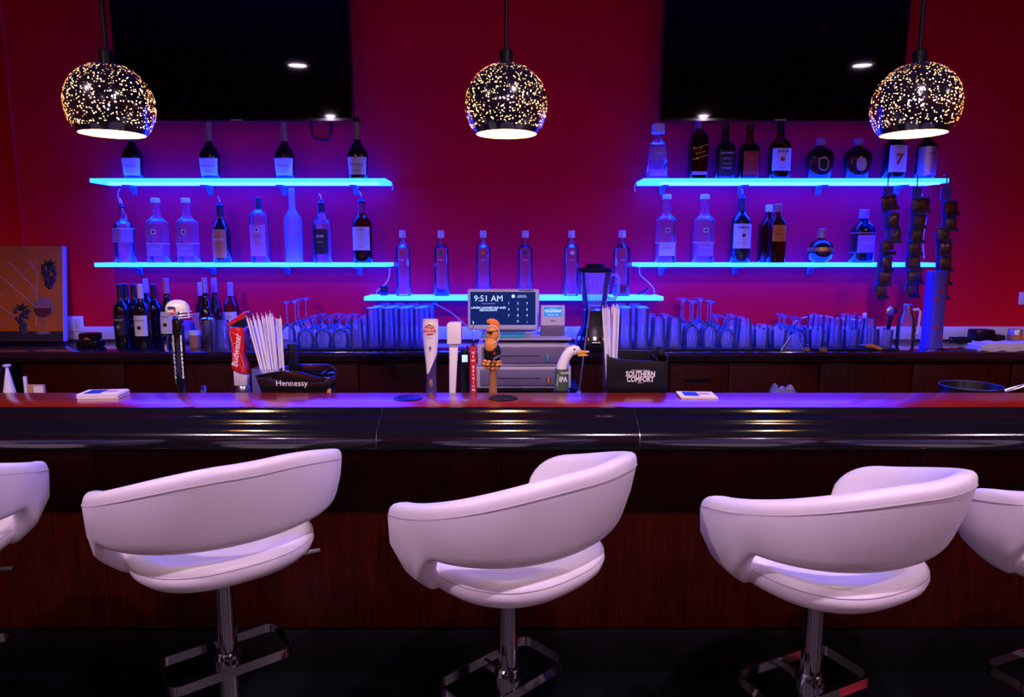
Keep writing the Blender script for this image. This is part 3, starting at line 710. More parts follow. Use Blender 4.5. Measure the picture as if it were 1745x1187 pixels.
bottle('tequila_bottle', 'gold tequila bottle standing half behind its orange-labelled twin', (PX(1306, 3.79, Z5), 3.79, Z5 + .0005), hpx(98, Z5), hpx(27, Z5), 'gin', 'glass_amber', 4., .9, cap='cap_white', capz=(.88, 1.0), capr=1.25, fill=(.56, 'glass_cognac'), group=GQ)
bottle('tequila_bottle', 'gold tequila bottle with orange label on lower right shelf', (PX(1321, 3.705, Z5), 3.705, Z5 + .0005), hpx(98, Z5), hpx(28, Z5), 'gin', 'glass_amber', 4., .9, cap='cap_gold', capz=(.86, 1.0), capr=1.15, labs=[(.36, .64, 40, 'label_orange'), (.06, .2, 40, 'glass_cognac')], texts=[('Jose', .012, .56, 'ink'), ('Cuervo', .015, .48, 'ink')], group=GQ)
bottle('liqueur_bottle', 'small spherical liqueur bottle with gold band on lower right shelf', on_shelf(1397, Z5), hpx(57, Z5), hpx(43, Z5), 'sphere', 'glass_cognac', 2., 1., cap='cap_gold', capz=(.72, 1.0), capr=1.3, bands=[(.33, .45, 'label_gold')], group=GQ)
bottle('gin_bottle', 'stout dark gin bottle with lavender label beside the snack strips', on_shelf(1467, Z5), hpx(89, Z5), hpx(35, Z5), 'gin', 'glass_green', 4., .85, cap='cap_violet', capz=(.83, 1.0), capr=1.25, labs=[(.20, .52, 42, 'label_violet')], bands=[(.55, .565, 'label_silver'), (.185, .195, 'label_silver')], texts=[('Tanqueray', .014, .38, 'ink_white', dict(shear=.3))], group=GQ)

# wine on the counter
GW = 'wine bottles on the back counter'
def wine(px, ytop, Y, label, m='glass_wine', kind='bord', capm='cap_black', lab=None, txt=None, w_=.076):
    zt = P(px, ytop, Y).z; x = PX(px, Y, CZ + .1)
    bottle('wine_bottle', label, (x, Y, CZ + .0005), zt - CZ, w_, kind, m, 2., cap=capm, capz=(.78, 1.0), capr=1.06, labs=[(.20, .52, 60, lab)] if lab else [], texts=[(txt, .011, .44, 'ink' if lab != 'label_black' else 'ink_white')] if txt else [], badge=(.33, .010, 'ink' if lab != 'label_black' else 'label_silver', 'disc') if lab else None, group=GW)
wine(209, 484, 3.55, 'black wine bottle with black label, leftmost of the wine group', lab='label_black', txt='CABERNET')
wine(219, 483, 3.70, 'dark wine bottle behind the leftmost wine bottle')
wine(232, 484, 3.63, 'dark wine bottle with black label between the leftmost and the white-labelled one', lab='label_black', txt='MERLOT')
wine(244, 484, 3.50, 'white-labelled wine bottle with white capsule at the front', capm='cap_white', lab='label_white', txt='MOSCATO', kind='bord')
wine(253, 475, 3.76, 'wine bottle with violet capsule behind the white-labelled wine bottle', capm='cap_violet')
wine(266, 484, 3.67, 'dark wine bottle right of the white-labelled wine bottle')
wine(288, 474, 3.56, 'slender wine bottle with violet capsule behind the helmet tap handle', kind='burg', capm='cap_violet', lab='label_white', txt='PETITE')
wine(345, 481, 3.765, 'rose wine bottle with violet capsule behind the steel shaker', m='glass_red', kind='burg', capm='cap_violet', w_=.07)
wine(353, 473, 3.56, 'dark wine bottle standing directly behind the steel shaker', kind='burg', capm='cap_violet', w_=.072)
wine(369, 473, 3.66, 'dark wine bottle just right of the steel shaker', kind='burg', capm='cap_violet', w_=.072)
wine(396, 481, 3.72, 'pink rose wine bottle with white label behind the tumblers', m='glass_rose', kind='bord', capm='cap_violet', lab='label_white', txt='ROSE', w_=.078)

# ================================================================= GLASSWARE
def goblet_inv(h, r, foot):          # wine glass standing upside down on its rim
    b = h * .52
    return [(r * .80, 0), (r * .86, b * .12), (r, b * .45), (r * .95, b * .72), (r * .62, b * .92), (r * .2, b), (.005, b * 1.05), (.0042, h * .8), (.0055, h * .95), (.015, h * .975), (foot, h * .992), (foot, h), (0, h - .001)]
def tumbler_inv(h, r, r2): return [(r, 0), (r - .001, .004), (r2, h - .006), (r2 * .95, h), (0, h)]
def tumbler_up(h, r, r2): return [(0, .001), (r2 * .95, 0), (r2, .005), (r, h), (r - .0025, h), (r2 - .003, .014), (0, .012)]
def balloon_inv(h, r, foot):
    b = h * .66
    return [(r * .74, 0), (r * .92, b * .2), (r, b * .45), (r * .90, b * .75), (r * .5, b * .96), (.010, b * 1.02), (.006, h * .78), (.010, h * .93), (foot, h * .985), (foot, h), (0, h - .001)]
GK = {
 'tall_goblet': (goblet_inv(.235, .040, .034), 'inverted long-stemmed wine glass'),
 'balloon': (balloon_inv(.150, .044, .034), 'inverted short-stemmed balloon glass'),
 'pilsner': (tumbler_inv(.204, .036, .032), 'inverted tall straight beer glass'),
 'pilsner_up': (tumbler_up(.204, .036, .028), 'upright tall tapered beer glass'),
 'rocks': (tumbler_up(.092, .040, .034), 'upright short rocks tumbler'),
 'highball': (tumbler_inv(.150, .038, .030), 'inverted pint glass'),
}
GM = {}
def glassware(kind, loc, label, group):
    if kind not in GM:
        o = G().lathe(GK[kind][0], 22).build({'tall_goblet': 'wine_glass', 'balloon': 'balloon_glass', 'pilsner': 'beer_glass', 'pilsner_up': 'beer_glass', 'rocks': 'rocks_glass', 'highball': 'pint_glass'}[kind], 'glass_clear')
        GM[kind] = o
    else:
        o = GM[kind].copy(); C.objects.link(o)
    o.location = loc; o.rotation_euler = (0, 0, random.uniform(0, 6))
    return tag(o, label, 'glass', group)
def glass_rack(name, matlabel, cols, rows, gname, group):
    x0 = min(PX(c[0], 3.5, CZ) for c in cols) - .05; x1 = max(PX(c[0], 3.5, CZ) for c in cols) + .05
    tag(G().bb(x0, x1, 3.395, 3.80, CZ + .0005, CZ + .009).build(name, 'rubber', bevel=.003), matlabel, 'bar mat')
    for r, Y in enumerate(rows):
        for k, (px, kind) in enumerate(cols):
            x = PX(px, 3.5, CZ) + (.0 if r % 2 == 0 else .012)
            glassware(kind, (x, Y, CZ + .0096), '%s in the %s, %s, %s row' % (GK[kind][1], gname, ORD[k], ('front', 'second', 'third', 'back')[r]), group)
cl = [(497 + 0, 'tall_goblet'), (527, 'balloon'), (556, 'balloon'), (585, 'balloon'), (613, 'highball'), (640, 'pilsner'), (666, 'pilsner'), (692, 'pilsner'), (718, 'pilsner')]
glass_rack('bar_mat', 'black rubber mat under the glasses left of the register', cl, (3.45, 3.545, 3.64, 3.735), 'left rack', 'glasses on the left mat')
crr = [(1062, 'pilsner'), (1090, 'pilsner'), (1118, 'highball'), (1145, 'highball'), (1174, 'tall_goblet'), (1204, 'tall_goblet'), (1233, 'balloon'), (1262, 'highball'), (1290, 'rocks'), (1320, 'rocks'), (1352, 'balloon'), (1383, 'rocks'), (1413, 'highball'), (1441, 'rocks'), (1470, 'highball'), (1497, 'rocks')]
glass_rack('bar_mat', 'black rubber mat under the glasses right of the blender', crr, (3.45, 3.545, 3.64, 3.735), 'right rack', 'glasses on the right mat')
for k, (px, Y) in enumerate(((382, 3.47), (411, 3.48), (440, 3.47), (467, 3.48))):
    glassware('highball', (PX(px, Y, CZ), Y, CZ + .0005), 'loose inverted pint glass beside the shaker, %s' % ORD[k], 'loose glasses by the shaker')
for k, (px, Y) in enumerate(((414, 3.60), (442, 3.60), (470, 3.61))):
    glassware('rocks', (PX(px, Y, CZ), Y, CZ + .0005), 'loose short tumbler behind the pint glasses, %s' % ORD[k], 'loose tumblers by the rose bottle')

# ================================================================= BACK COUNTER ITEMS
# painting leaning on the wall
pz = CZ + .0055; ptop = P(107, 418, 3.80).z; PH_ = ptop - pz; pxr = PX(106, 3.76, 1.3); PW = .62
t = thing('painting', 'orange canvas painting of a wine glass, grapes and lattice by wall', 'painting', (pxr - PW / 2, 3.735, pz)); t.rotation_euler = (R(-7), 0, 0)
G().bb(-PW / 2, PW / 2, 0, .03, 0, PH_).build('canvas', 'painting_orange', t, bevel=.002)
G().bb(PW / 2, PW / 2 + .004, -.001, .03, 0, PH_).build('canvas_edge', 'canvas_edge', t)
G().bb(-PW / 2 + .001, PW / 2 - .001, -.0015, -.0003, .002, .055).build('painted_table', 'painting_dark', t)
mp_ = MPP(3.75, 1.3)
def pp(px, py): return ((px - 106) * mp_ + PW / 2, (557 - py) * mp_)   # painted position from picture spots
for a, b in (((15, 422), (60, 470)), ((-20, 430), (62, 500)), ((-40, 470), (50, 535)), ((48, 420), (63, 440)), ((62, 420), (-10, 490)), ((15, 422), (-40, 465)), ((62, 470), (0, 528)), ((40, 500), (-10, 540)), ((63, 440), (60, 530))):
    (xa, za), (xb, zb) = pp(*a), pp(*b)
    G().tube([(xa, -.0008, za), ((xa + xb) / 2, -.0012, (za + zb) / 2 + .004), (xb, -.0008, zb)], .0028, 6, flat=.4).build('painted_lattice', 'painting_line', t)
def grapes(cx, cy, n, wd, ht, seed):
    rn = random.Random(seed); x0, z0 = pp(cx, cy); g = G()
    for k in range(n):
        u = k / n; g.ball((x0 + rn.uniform(-1, 1) * wd * (1 - u * .7), -.001 - rn.random() * .002, z0 - u * ht), (.0125, .003, .0125), 8, 6)
    o = g.build('painted_grapes', 'painting_grape', t); o['kind'] = 'stuff'
    l = G()
    for k in range(4):
        a = R(30 + 50 * k); l.prism([(x0 + math.cos(a + q) * rr, z0 + .012 + math.sin(a + q) * rr * .7) for q, rr in ((0, .05), (.5, .022), (2.6, .02), (3.6, .02), (-.5, .022))], -.0042, -.0028)
    l.build('painted_leaf', 'painting_leaf', t)
grapes(84, 430, 34, .045, .115, 1); grapes(36, 505, 30, .04, .13, 2)
gx, gz = pp(72, 500)
G().ball((gx, -.0015, gz), (.058, .002, .060), 24, 12).build('painted_glass', 'painting_glass', t)
G().prism(arc(gx, gz - .002, .050, R(180), R(360), 16), -.0042, -.0034).build('painted_wine', 'painting_wine', t)
G().bb(gx - .005, gx + .005, -.0035, -.0005, gz - .135, gz - .058).build('painted_stem', 'painting_glass', t)
G().ball((gx, -.0015, gz - .137), (.040, .0025, .010), 16, 8).build('painted_foot', 'painting_glass', t)

def cnt(px, Y): return (PX(px, Y, CZ), Y, CZ + .0005)
t = thing('napkin_box', 'small black box with yellow triangle on the left back counter', 'box', cnt(155, 3.55))
G().bb(-.055, .055, -.04, .04, 0, .035).build('base', 'black_plastic', t, bevel=.006); G().bb(-.048, .048, -.03, .036, .0352, .075).build('upper_tray', 'black_gloss', t, bevel=.012)
G().prism([(-.022, .040), (.022, .040), (0, .055)], -.0312, -.0301).build('emblem', 'label_gold', t)
t = thing('wall_outlet', 'white wall outlet plate beside the leaning painting', 'outlet', (PX(128, WY, 1.15), WY - .0145, 1.155))
G().bb(-.058, .058, -.006, 0, -.055, .03).build('plate', 'white_plastic', t, bevel=.002)
for x in (-.025, .025): G().bb(x - .014, x + .014, -.0085, -.0061, -.04, .015).build('socket', 'label_cream', t, bevel=.003)
t = thing('wall_outlet', 'white switch plate at the right edge on red wall', 'outlet', (PX(1742, WY, 1.3), WY - .0005, P(1742, 508, WY).z))
G().bb(-.02, .02, -.006, 0, -.035, .035).build('plate', 'white_plastic', t, bevel=.002); G().bb(-.006, .006, -.011, -.0061, -.012, .012).build('switch', 'white_plastic', t, bevel=.002)
# cocktail gear
t = thing('jigger', 'small steel jigger standing left of the helmet tap handle', 'jigger', cnt(283, 3.45))
G().lathe([(0, .001), (.014, 0), (.010, .026), (.010, .028), (.0, .028)], 18).build('small_cup', 'steel', t); G().lathe([(0, .0285), (.010, .0285), (.018, .07), (.0165, .07), (.009, .031), (0, .031)], 18).build('large_cup', 'chrome', t)
t = thing('cocktail_shaker', 'fluted steel cocktail shaker on the back counter', 'shaker', cnt(357, 3.44))
n = 40; pr = [(.026, 0), (.028, .004), (.034, .13), (.035, .150), (.033, .158), (.0, .160)]
G().lathe([(0, 0)] + pr[:4], 28).build('body', 'steel', t); G().lathe([(.0352, .1505), (.033, .160), (.02, .166), (0, .167)], 28).build('lid', 'chrome', t)
for k in range(14):
    a = 2 * math.pi * k / 14; G().tube([(.0285 * math.cos(a), .0285 * math.sin(a), .01), (.0352 * math.cos(a), .0352 * math.sin(a), .145)], .0022, 6).build('flute', 'chrome', t)
t = thing('spice_jar', 'small jar with brown contents and pale lid beside the shaker', 'jar', cnt(334, 3.52))
G().lathe([(0, 0), (.027, 0), (.029, .005), (.029, .066), (.0, .066)], 20).build('jar_body', 'wood_jar', t); G().lathe([(0, .0665), (.031, .0665), (.031, .088), (.0, .088)], 20).build('lid', 'cap_white', t)
t = thing('menu_tent', 'purple folded menu card standing between wine bottles and shaker', 'menu', cnt(340, 3.66))
G().prism([(-.035, .16), (-.005, .165), (.04, .01), (.02, 0)], -.004, .0).build('front_leaf', 'label_violet', t); G().prism([(-.03, .165), (.0, .17), (.05, .005), (.03, 0)], .012, .016).build('back_leaf', 'label_pink', t)
t = thing('backing_box', 'pale purple box behind the helmet tap on back counter', 'box', cnt(308, 3.76))
G().bb(-.075, .075, -.02, .02, 0, .115).build('carton', 'label_violet', t, bevel=.003); G().bb(-.06, .06, -.0215, -.0201, .02, .06).build('label', 'label_white', t)

# point of sale on its pedestal
ps = thing('register_stand', 'dark wooden pedestal below the cash drawers', 'stand', (PX(890, 3.15, .9), 3.0, 0))
DZ0 = P(890, 661, 3.0).z
G().bb(-.245, .245, 0, .34, 0, DZ0 - .022).build('body', 'mahogany_dark', ps, smooth=False); G().bb(-.255, .255, -.01, .34, DZ0 - .0215, DZ0 - .001).build('top', 'black_board', ps, bevel=.003)
DH = (P(890, 585, 3.0).z - DZ0) / 2
for k in range(2):
    z0 = DZ0 + k * DH
    hw = MPP(3.0, 1.0) * (81 if k == 0 else 78)
    d = thing('cash_drawer', ('white-framed cash drawer with red key tag, lower of the two', 'white-framed cash drawer with green key tag, upper of the two')[k], 'cash drawer', (PX(892 + 0, 3.0, .95), 3.0, z0), 0, 'stacked cash drawers')
    G().bb(-hw, hw, .003, .33, .0, DH - .004).build('housing', 'drawer_rim', d, bevel=.003)
    dr = G().bb(-hw + .020, hw - .020, -.008, .0025, .014, DH - .016).build('drawer', 'drawer_grey', d, bevel=.002)
    G().bb(-hw * .55, hw * .35, -.0088, -.0079, DH * .44, DH * .47).build('slot', 'black_plastic', dr)
    G().lathe([(0, 0), (.011, 0), (.010, .008), (0, .008)], 16).build('lock', 'steel', dr).matrix_basis = Matrix.Translation((hw * .52, -.008, DH * .42)) @ Matrix.Rotation(R(90), 4, 'X')
    G().bb(hw * .52 - .005, hw * .52 + .005, -.022, -.0165, DH * .25, DH * .5).build('key', ('ink_orange', 'teal_glow_and_tag')[k], dr, bevel=.002)
PZ = DZ0 + 2 * DH
t = thing('register_tray', 'thin white platform with slab painted as cyan-lit under the register screen', 'tray', (PX(895, 3.1, 1.1), 3.02, PZ))
G().bb(-.205, .205, 0, .27, .012, .020).build('platform', 'drawer_rim', t, bevel=.003)
for x in (-.17, .17):
    G().bb(x - .02, x + .02, .02, .24, 0, .0118).build('foot', 'black_plastic', t)
G().bb(-.20, .0, .012, .15, .0205, .034).build('inlay', 'teal_glow_and_tag', t, bevel=.004)  # cyan glow of the lit tray painted in as plain colour
PZ2 = PZ + .0205
# register display
ym = 3.20
zc = P(858, 527, ym).z; xc = PX(858, ym, zc); mw = MPP(ym, zc) * 61; mh = MPP(ym, zc) * 35
t = thing('register_monitor', 'white touchscreen register showing the time and a keypad', 'monitor', (xc, ym, PZ2))
pos_rot = Matrix.Rotation(R(-7), 4, 'X')
def pm(o): o.matrix_basis = Matrix.Translation((0, 0, zc - PZ2)) @ pos_rot; return o
sc_ = pm(G().bb(-mw, mw, 0, .025, -mh, mh).build('frame', 'white_plastic', t, bevel=.010, seg=3))
scr = G().bb(-mw + .012, mw - .018, -.0015, -.0002, -mh + .024, mh - .014).build('screen', 'screen_dark', sc_, smooth=False)
sw = mw - .015
G().bb(mw * .42, mw * .84, -.0012, -.0002, mh - .009, mh - .005).build('camera_slot', 'black_plastic', sc_)
def st(s, size, u, v, m='screen_text', **k): lettering(s, size, m, scr, (u * sw, -.0022, v * mh), **k)
st('9:51 AM', .040, -.46, .52); st('LAVISH LOUNGE BAR AND\nRESTAURANT', .0135, -.46, .02, bold=.0003); st('BAR AND RESTAURANT', .006, -.46, .28, 'screen_text_dim')
for k, ch in enumerate('123456789'):
    st(ch, .016, .16 + .28 * (k % 3), .30 - .30 * (k // 3)); 
st('0', .016, .44, -.58); st('x', .014, .72, -.60, 'screen_text_dim')
st('CLOCK IN\nCLOCK OUT', .008, .56, .63); G().lathe([(0, 0), (.008, 0), (.008, .0008), (0, .0008)], 16).build('status_dot', 'screen_text', scr).matrix_basis = Matrix.Translation((.30 * sw, -.0016, .64 * mh)) @ Matrix.Rotation(R(90), 4, 'X')
G().prism([(-.10, 0), (.15, 0), (.10, zc - PZ2 - mh + .04), (-.06, zc - PZ2 - mh + .04)], .03, .05).build('stand_leg', 'drawer_rim', t)
G().bb(-.11, .155, .0, .10, 0, .008).build('stand_base', 'drawer_rim', t, bevel=.002)
# customer display
yc = 3.12; zt = P(942, 520, yc).z; xc2 = PX(942, yc, 1.2); cw = MPP(yc, 1.2) * 20.5
t = thing('customer_display', 'small white customer display with glowing blue screen beside register', 'card terminal', (xc2, yc, PZ2)); hh = zt - PZ2
G().prism([(-cw, 0), (cw, 0), (cw, hh * .33), (-cw, hh * .33)], .0, .06).build('base', 'drawer_grey', t, bevel=.003)
G().bb(-cw, cw, -.002, .022, hh * .332, hh).build('head', 'white_plastic', t, bevel=.004)
s2 = G().bb(-cw * .76, cw * .76, -.0035, -.0022, hh * .64, hh * .95).build('screen', 'screen_bright', t)
lettering('LAVISH LOUNGE BAR\nAND RESTAURANT', .0082, 'screen_text', s2, (0, -.0042, hh * .815), bold=.0003); lettering('BLU  BLU  TAP', .0075, 'screen_text', s2, (0, -.0042, hh * .69), bold=.0002); lettering('Welcome to', .006, 'screen_text', s2, (0, -.0042, hh * .90))
G().bb(-.012, .012, -.003, -.0021, hh * .47, hh * .50).build('logo_mark', 'drawer_grey', t)

# blender
t = thing('blender', 'glass jug blender with black base and black lid', 'blender', cnt(1012, 3.44))
mB = MPP(3.44, 1.3); zb1 = P(1012, 528, 3.44).z - CZ; zb2 = P(1012, 462, 3.44).z - CZ
G().lathe([(0, 0), (.098, 0), (.10, .012), (.092, .06), (.072, .10), (.062, .13), (.055, zb1), (0, zb1)], 28, 2.8, 1, .9).build('base', 'black_plastic', t)
G().lathe([(.0925, .058), (.0945, .058), (.088, .075), (.086, .075), (.0925, .058)], 28, 2.8, 1, .9).build('trim_band', 'chrome', t)
G().tube([(-.02, -.083, .045), (.02, -.083, .045)], .010, 8).build('switch', 'chrome', t)
ju = G().lathe([(0, zb1 + .001), (.048, zb1 + .001), (.055, zb1 + .02), (.070, zb1 + .10), (.084, zb2 - .004), (.081, zb2 - .004), (.066, zb1 + .10), (.050, zb1 + .024), (0, zb1 + .02)], 28).build('jug', 'glass_clear', t)
G().tube([(.080, 0, zb2 - .02), (.105, 0, zb2 - .015), (.118, 0, zb2 - .04), (.116, 0, zb1 + .09), (.100, 0, zb1 + .055), (.064, 0, zb1 + .06)], .008, 8).build('handle', 'glass_frost', ju)
for k in range(12):
    a = 2 * math.pi * k / 12; G().tube([(.0575 * math.cos(a), .0575 * math.sin(a), zb1 + .03), (.083 * math.cos(a), .083 * math.sin(a), zb2 - .02)], .0022, 5).build('rib', 'glass_clear', ju)
G().lathe([(0, zb2 - .006), (.080, zb2 - .006), (.087, zb2), (.084, zb2 + .014), (.05, zb2 + .020), (.044, zb2 + .036), (0, zb2 + .038)], 28).build('lid', 'rubber', t)

# LED cords
def cord(name, pts, label, m='led_cord', r=.0028, cat='cable', grp='shelf light cords'):
    # smooth the way with a Catmull-Rom pass
    p = [Vector(q) for q in pts]; out = []
    for i in range(len(p) - 1):
        a, b, c, d = p[max(i - 1, 0)], p[i], p[i + 1], p[min(i + 2, len(p) - 1)]
        for k in range(6):
            u = k / 6; out.append(.5 * ((2 * b) + (c - a) * u + (2 * a - 5 * b + 4 * c - d) * u * u + (3 * b - a - 3 * c + d) * u ** 3))
    out.append(p[-1])
    return tag(G().tube(out, r, 8).build(name, m), label, cat, grp)
W_ = WY - .006
cord('power_cable', [P(204, 322, 3.80), P(201, 332, 3.82), P(207, 352, 3.835), P(214, 366, W_), P(216, 380, W_)], 'pale cord hanging from left end of the upper left shelf')
cord('power_cable', [P(664, 457, 3.80), P(662, 475, W_), P(652, 488, W_), P(643, 495, W_), P(641, 503, 3.80)], 'pale cord curling down from lower left shelf to middle shelf')
cord('power_cable', [P(1090, 456, 3.80), P(1091, 468, W_), P(1104, 480, W_), P(1113, 490, W_), P(1115, 498, 3.80)], 'pale cord curling down from lower right shelf to middle shelf')
cord('power_cable', [P(1567, 318, 3.80), P(1576, 350, W_), P(1578, 375, W_), P(1573, 410, W_), P(1575, 440, 3.83)], 'pale cord between the two right shelves behind snack strips')
cord('power_cable', [P(738, 516, 3.64), P(752, 523, 3.63), P(768, 532, 3.62), P(785, 546, 3.58), P(800, 560, 3.5)], 'thin pale cord drooping from the middle shelf behind the register')
cord('power_cable', [P(667, 310, 3.835), P(670, 318, 3.84), P(668, 324, 3.84)], 'short loose cord end at right tip of the upper left shelf')
cord('power_cable', [P(1086, 308, 3.835), P(1081, 318, 3.84), P(1083, 326, 3.84)], 'short loose cord end at left tip of the upper right shelf')
cord('air_hose', [P(1352, 550, 3.76), P(1370, 541, 3.78), P(1400, 538, 3.8), P(1425, 542, 3.8), P(1465, 545, 3.8)], 'white hose arching behind the glasses on the right', 'white_plastic', .004, 'hose', None)
t = thing('light_adapter', 'small dark power adapter at left end of the middle shelf', 'adapter', (PX(655, 3.76, Z3), 3.76, Z3 + .0005)); G().bb(-.02, .02, -.015, .015, 0, .045).build('body', 'black_plastic', t, bevel=.003); G().bb(-.026, .026, -.02, .02, .0455, .051).build('cap', 'rubber', t, bevel=.002)
t = thing('corkscrew', 'small dark corkscrew lying at right end of the middle shelf', 'corkscrew', (PX(1095, 3.74, Z3), 3.74, Z3 + .0005)); G().tube([(-.03, 0, .008), (.0, 0, .016), (.022, 0, .032), (.03, 0, .04)], [.006, .007, .006, .008], 8).build('handle', 'black_plastic', t); G().tube([(.0, 0, .006), (.03, 0, .004), (.055, 0, .004)], .0025, 6).build('screw', 'steel', t)

# right part of the back counter
t = thing('carafe', 'tall glass carafe with pale handle near the drink tower', 'carafe', cnt(1541, 3.46))
G().lathe([(0, .001), (.040, 0), (.043, .01), (.045, .10), (.040, .15), (.026, .19), (.024, .205), (.022, .205), (.024, .188), (.037, .148), (.041, .02), (0, .012)], 24).build('body', 'glass_bottle', t)
G().lathe([(0, .2055), (.022, .2055), (.022, .228), (.016, .232), (0, .232)], 18).build('stopper', 'steel', t)
G().tube([(.026, 0, .2), (.055, 0, .205), (.066, 0, .19), (.062, 0, .09), (.045, 0, .075)], .006, 8).build('handle', 'white_plastic', t)
t = thing('drink_tower', 'tall blue drink tower tube with round openings on back counter', 'drink tower', cnt(1586, 3.52))
th_ = P(1590, 462, 3.52).z - CZ
G().lathe([(0, .0), (.053, 0), (.053, .006), (.050, .02), (.047, th_ - .002), (.044, th_), (0, th_)], 28).build('tube', 'tower_tube', t)
for k, (a, zz) in enumerate(((-60, .33), (-85, .29), (-110, .25), (-100, .11), (-60, .06))):
    o = G().lathe([(0, 0), (.009, 0), (.010, .002), (.0065, .003), (0, .001)], 14).build('opening', 'cap_red', t)
    o.matrix_basis = Matrix.Translation((.0485 * math.cos(R(a)), .0485 * math.sin(R(a)), zz)) @ Matrix.Rotation(R(a + 90), 4, 'Z') @ Matrix.Rotation(R(90), 4, 'X')
for k, (px, m_, nm) in enumerate(((1453, 'cap_red', 'red'), (1470, 'cap_white', 'white'))):
    bottle('bitters_bottle', 'small dark bitters bottle with %s cap behind right glasses' % nm, (PX(px, 3.81, CZ), 3.808, CZ + .0005), P(px, 533, 3.81).z - CZ, .05, 'bord', 'glass_wine', cap=m_, capz=(.82, 1.0), capr=1.2, group='bitters bottles')
for k, (px, rr) in enumerate(((1505, .024), (1517, .016))):
    t = thing('bar_tool', ('wide dark bar spatula standing in cup by the carafe', 'slim dark muddler standing in cup by the carafe')[k], 'bar tool', (PX(px, 3.62, CZ), 3.60 + .05 * k, CZ + .0005))
    G().tube([(0, 0, .0), (.006, 0, .10), (.012 + .01 * k, 0, .17)], .006, 8).build('shaft', 'black_plastic', t); G().ball((.013 + .012 * k, 0, .18), (rr, .008, rr * 1.2), 12, 8).build('head', ('steel', 'black_plastic')[k], t)
t = thing('corkscrew', 'orange-handled opener lying before the right glasses', 'corkscrew', cnt(1492, 3.405)); G().tube([(-.045, .01, .022), (-.02, 0, .024), (.01, -.006, .014), (.024, -.01, .008)], [.010, .012, .009, .006], 10).build('handle', 'orange_plastic', t); G().tube([(-.075, .02, .026), (-.045, .01, .023)], .006, 8).build('hinge', 'steel', t)
for k, px in enumerate((1374, 1402)):
    t = thing('cork_coaster', ('small brown cork block at front of counter, left one', 'small brown cork block at front of counter, right one')[k], 'cork', cnt(px, 3.385)); G().bb(-.012 - .006 * k, .012 + .006 * k, -.012, .012, 0, .016).build('block', 'cork', t, bevel=.003); G().bb(-.010, .010, -.010, .010, .0162, .020).build('top_layer', 'wood_bowl', t)
t = thing('paper_cone', 'folded clear plastic cone standing before the right glasses', 'cone', cnt(1350, 3.383)); G().lathe([(.055, 0), (.054, .004), (.012, .075), (.008, .082), (0, .083)], 20, 2, 1, .28).build('sheet', 'glass_clear', t); G().tube([(-.056, 0, .004), (-.012, -.002, .078), (0, -.003, .084), (.012, -.002, .078), (.056, 0, .004)], .0025, 6).build('fold', 'white_plastic', t)
t = thing('towel', 'folded white bar towel at the right end of back counter', 'towel', cnt(1712, 3.42))
for k, (z, w0, w1) in enumerate(((.0, -.16, .2), (.014, -.15, .2), (.026, -.13, .2))):
    g = G(); nx = 18; v = []; f = []
    for i in range(nx + 1):
        x = w0 + (w1 - w0) * i / nx; zz = z + .003 * math.sin(i * 1.3 + k) + .003
        v += [(x, -.04, zz - .002), (x, -.045, zz + .010), (x, .06, zz + .011), (x, .06, zz - .001)]
    for i in range(nx):
        for j in range(4): f.append((i * 4 + j, i * 4 + (j + 1) % 4, (i + 1) * 4 + (j + 1) % 4, (i + 1) * 4 + j))
    f += [(0, 1, 2, 3), tuple(nx * 4 + j for j in range(4))]
    g.add(v, f).build('fold', 'towel', t)
t = thing('router', 'black box with cables at the right end of back counter', 'router', cnt(1668, 3.66)); G().bb(-.045, .06, -.04, .04, 0, .08).build('housing', 'black_plastic', t, bevel=.01); G().bb(.065, .12, -.03, .04, 0, .05).build('plug_block', 'rubber', t, bevel=.004)
t = thing('metal_can', 'small striped metal can at the right edge of back counter', 'can', cnt(1728, 3.64)); G().lathe([(0, 0), (.034, 0), (.035, .004), (.035, .078), (.033, .082), (0, .082)], 24).build('body', 'label_silver', t); G().lathe([(.0352, .03), (.0356, .03), (.0356, .055), (.0352, .055), (.0352, .03)], 24).build('band', 'label_orange', t)
rn = random.Random(4)
for k in range(1):
    base = cnt(1618, 3.62); pts = []
    for i in range(26):
        a = i * 1.1 + k * 2; pts.append((base[0] + .05 + .055 * math.cos(a) + .0012 * i, base[1] + .03 * math.sin(a), base[2] + .008 + .010 * k + .03 * abs(math.sin(a * .7 + k))))
    cord('power_cable', pts, 'tangled black cable beside the drink tower', 'rubber', .004, 'cable', 'tangled cables by the tower')
t = thing('serving_tray', 'flat dark tray on the counter right of drink tower', 'tray', cnt(1645, 3.44)); G().bb(-.12, .09, -.05, .05, 0, .006).build('base', 'black_gloss', t, bevel=.002); G().bb(-.12, .02, -.054, -.0501, 0, .008).build('lip', 'ink_blue', t)

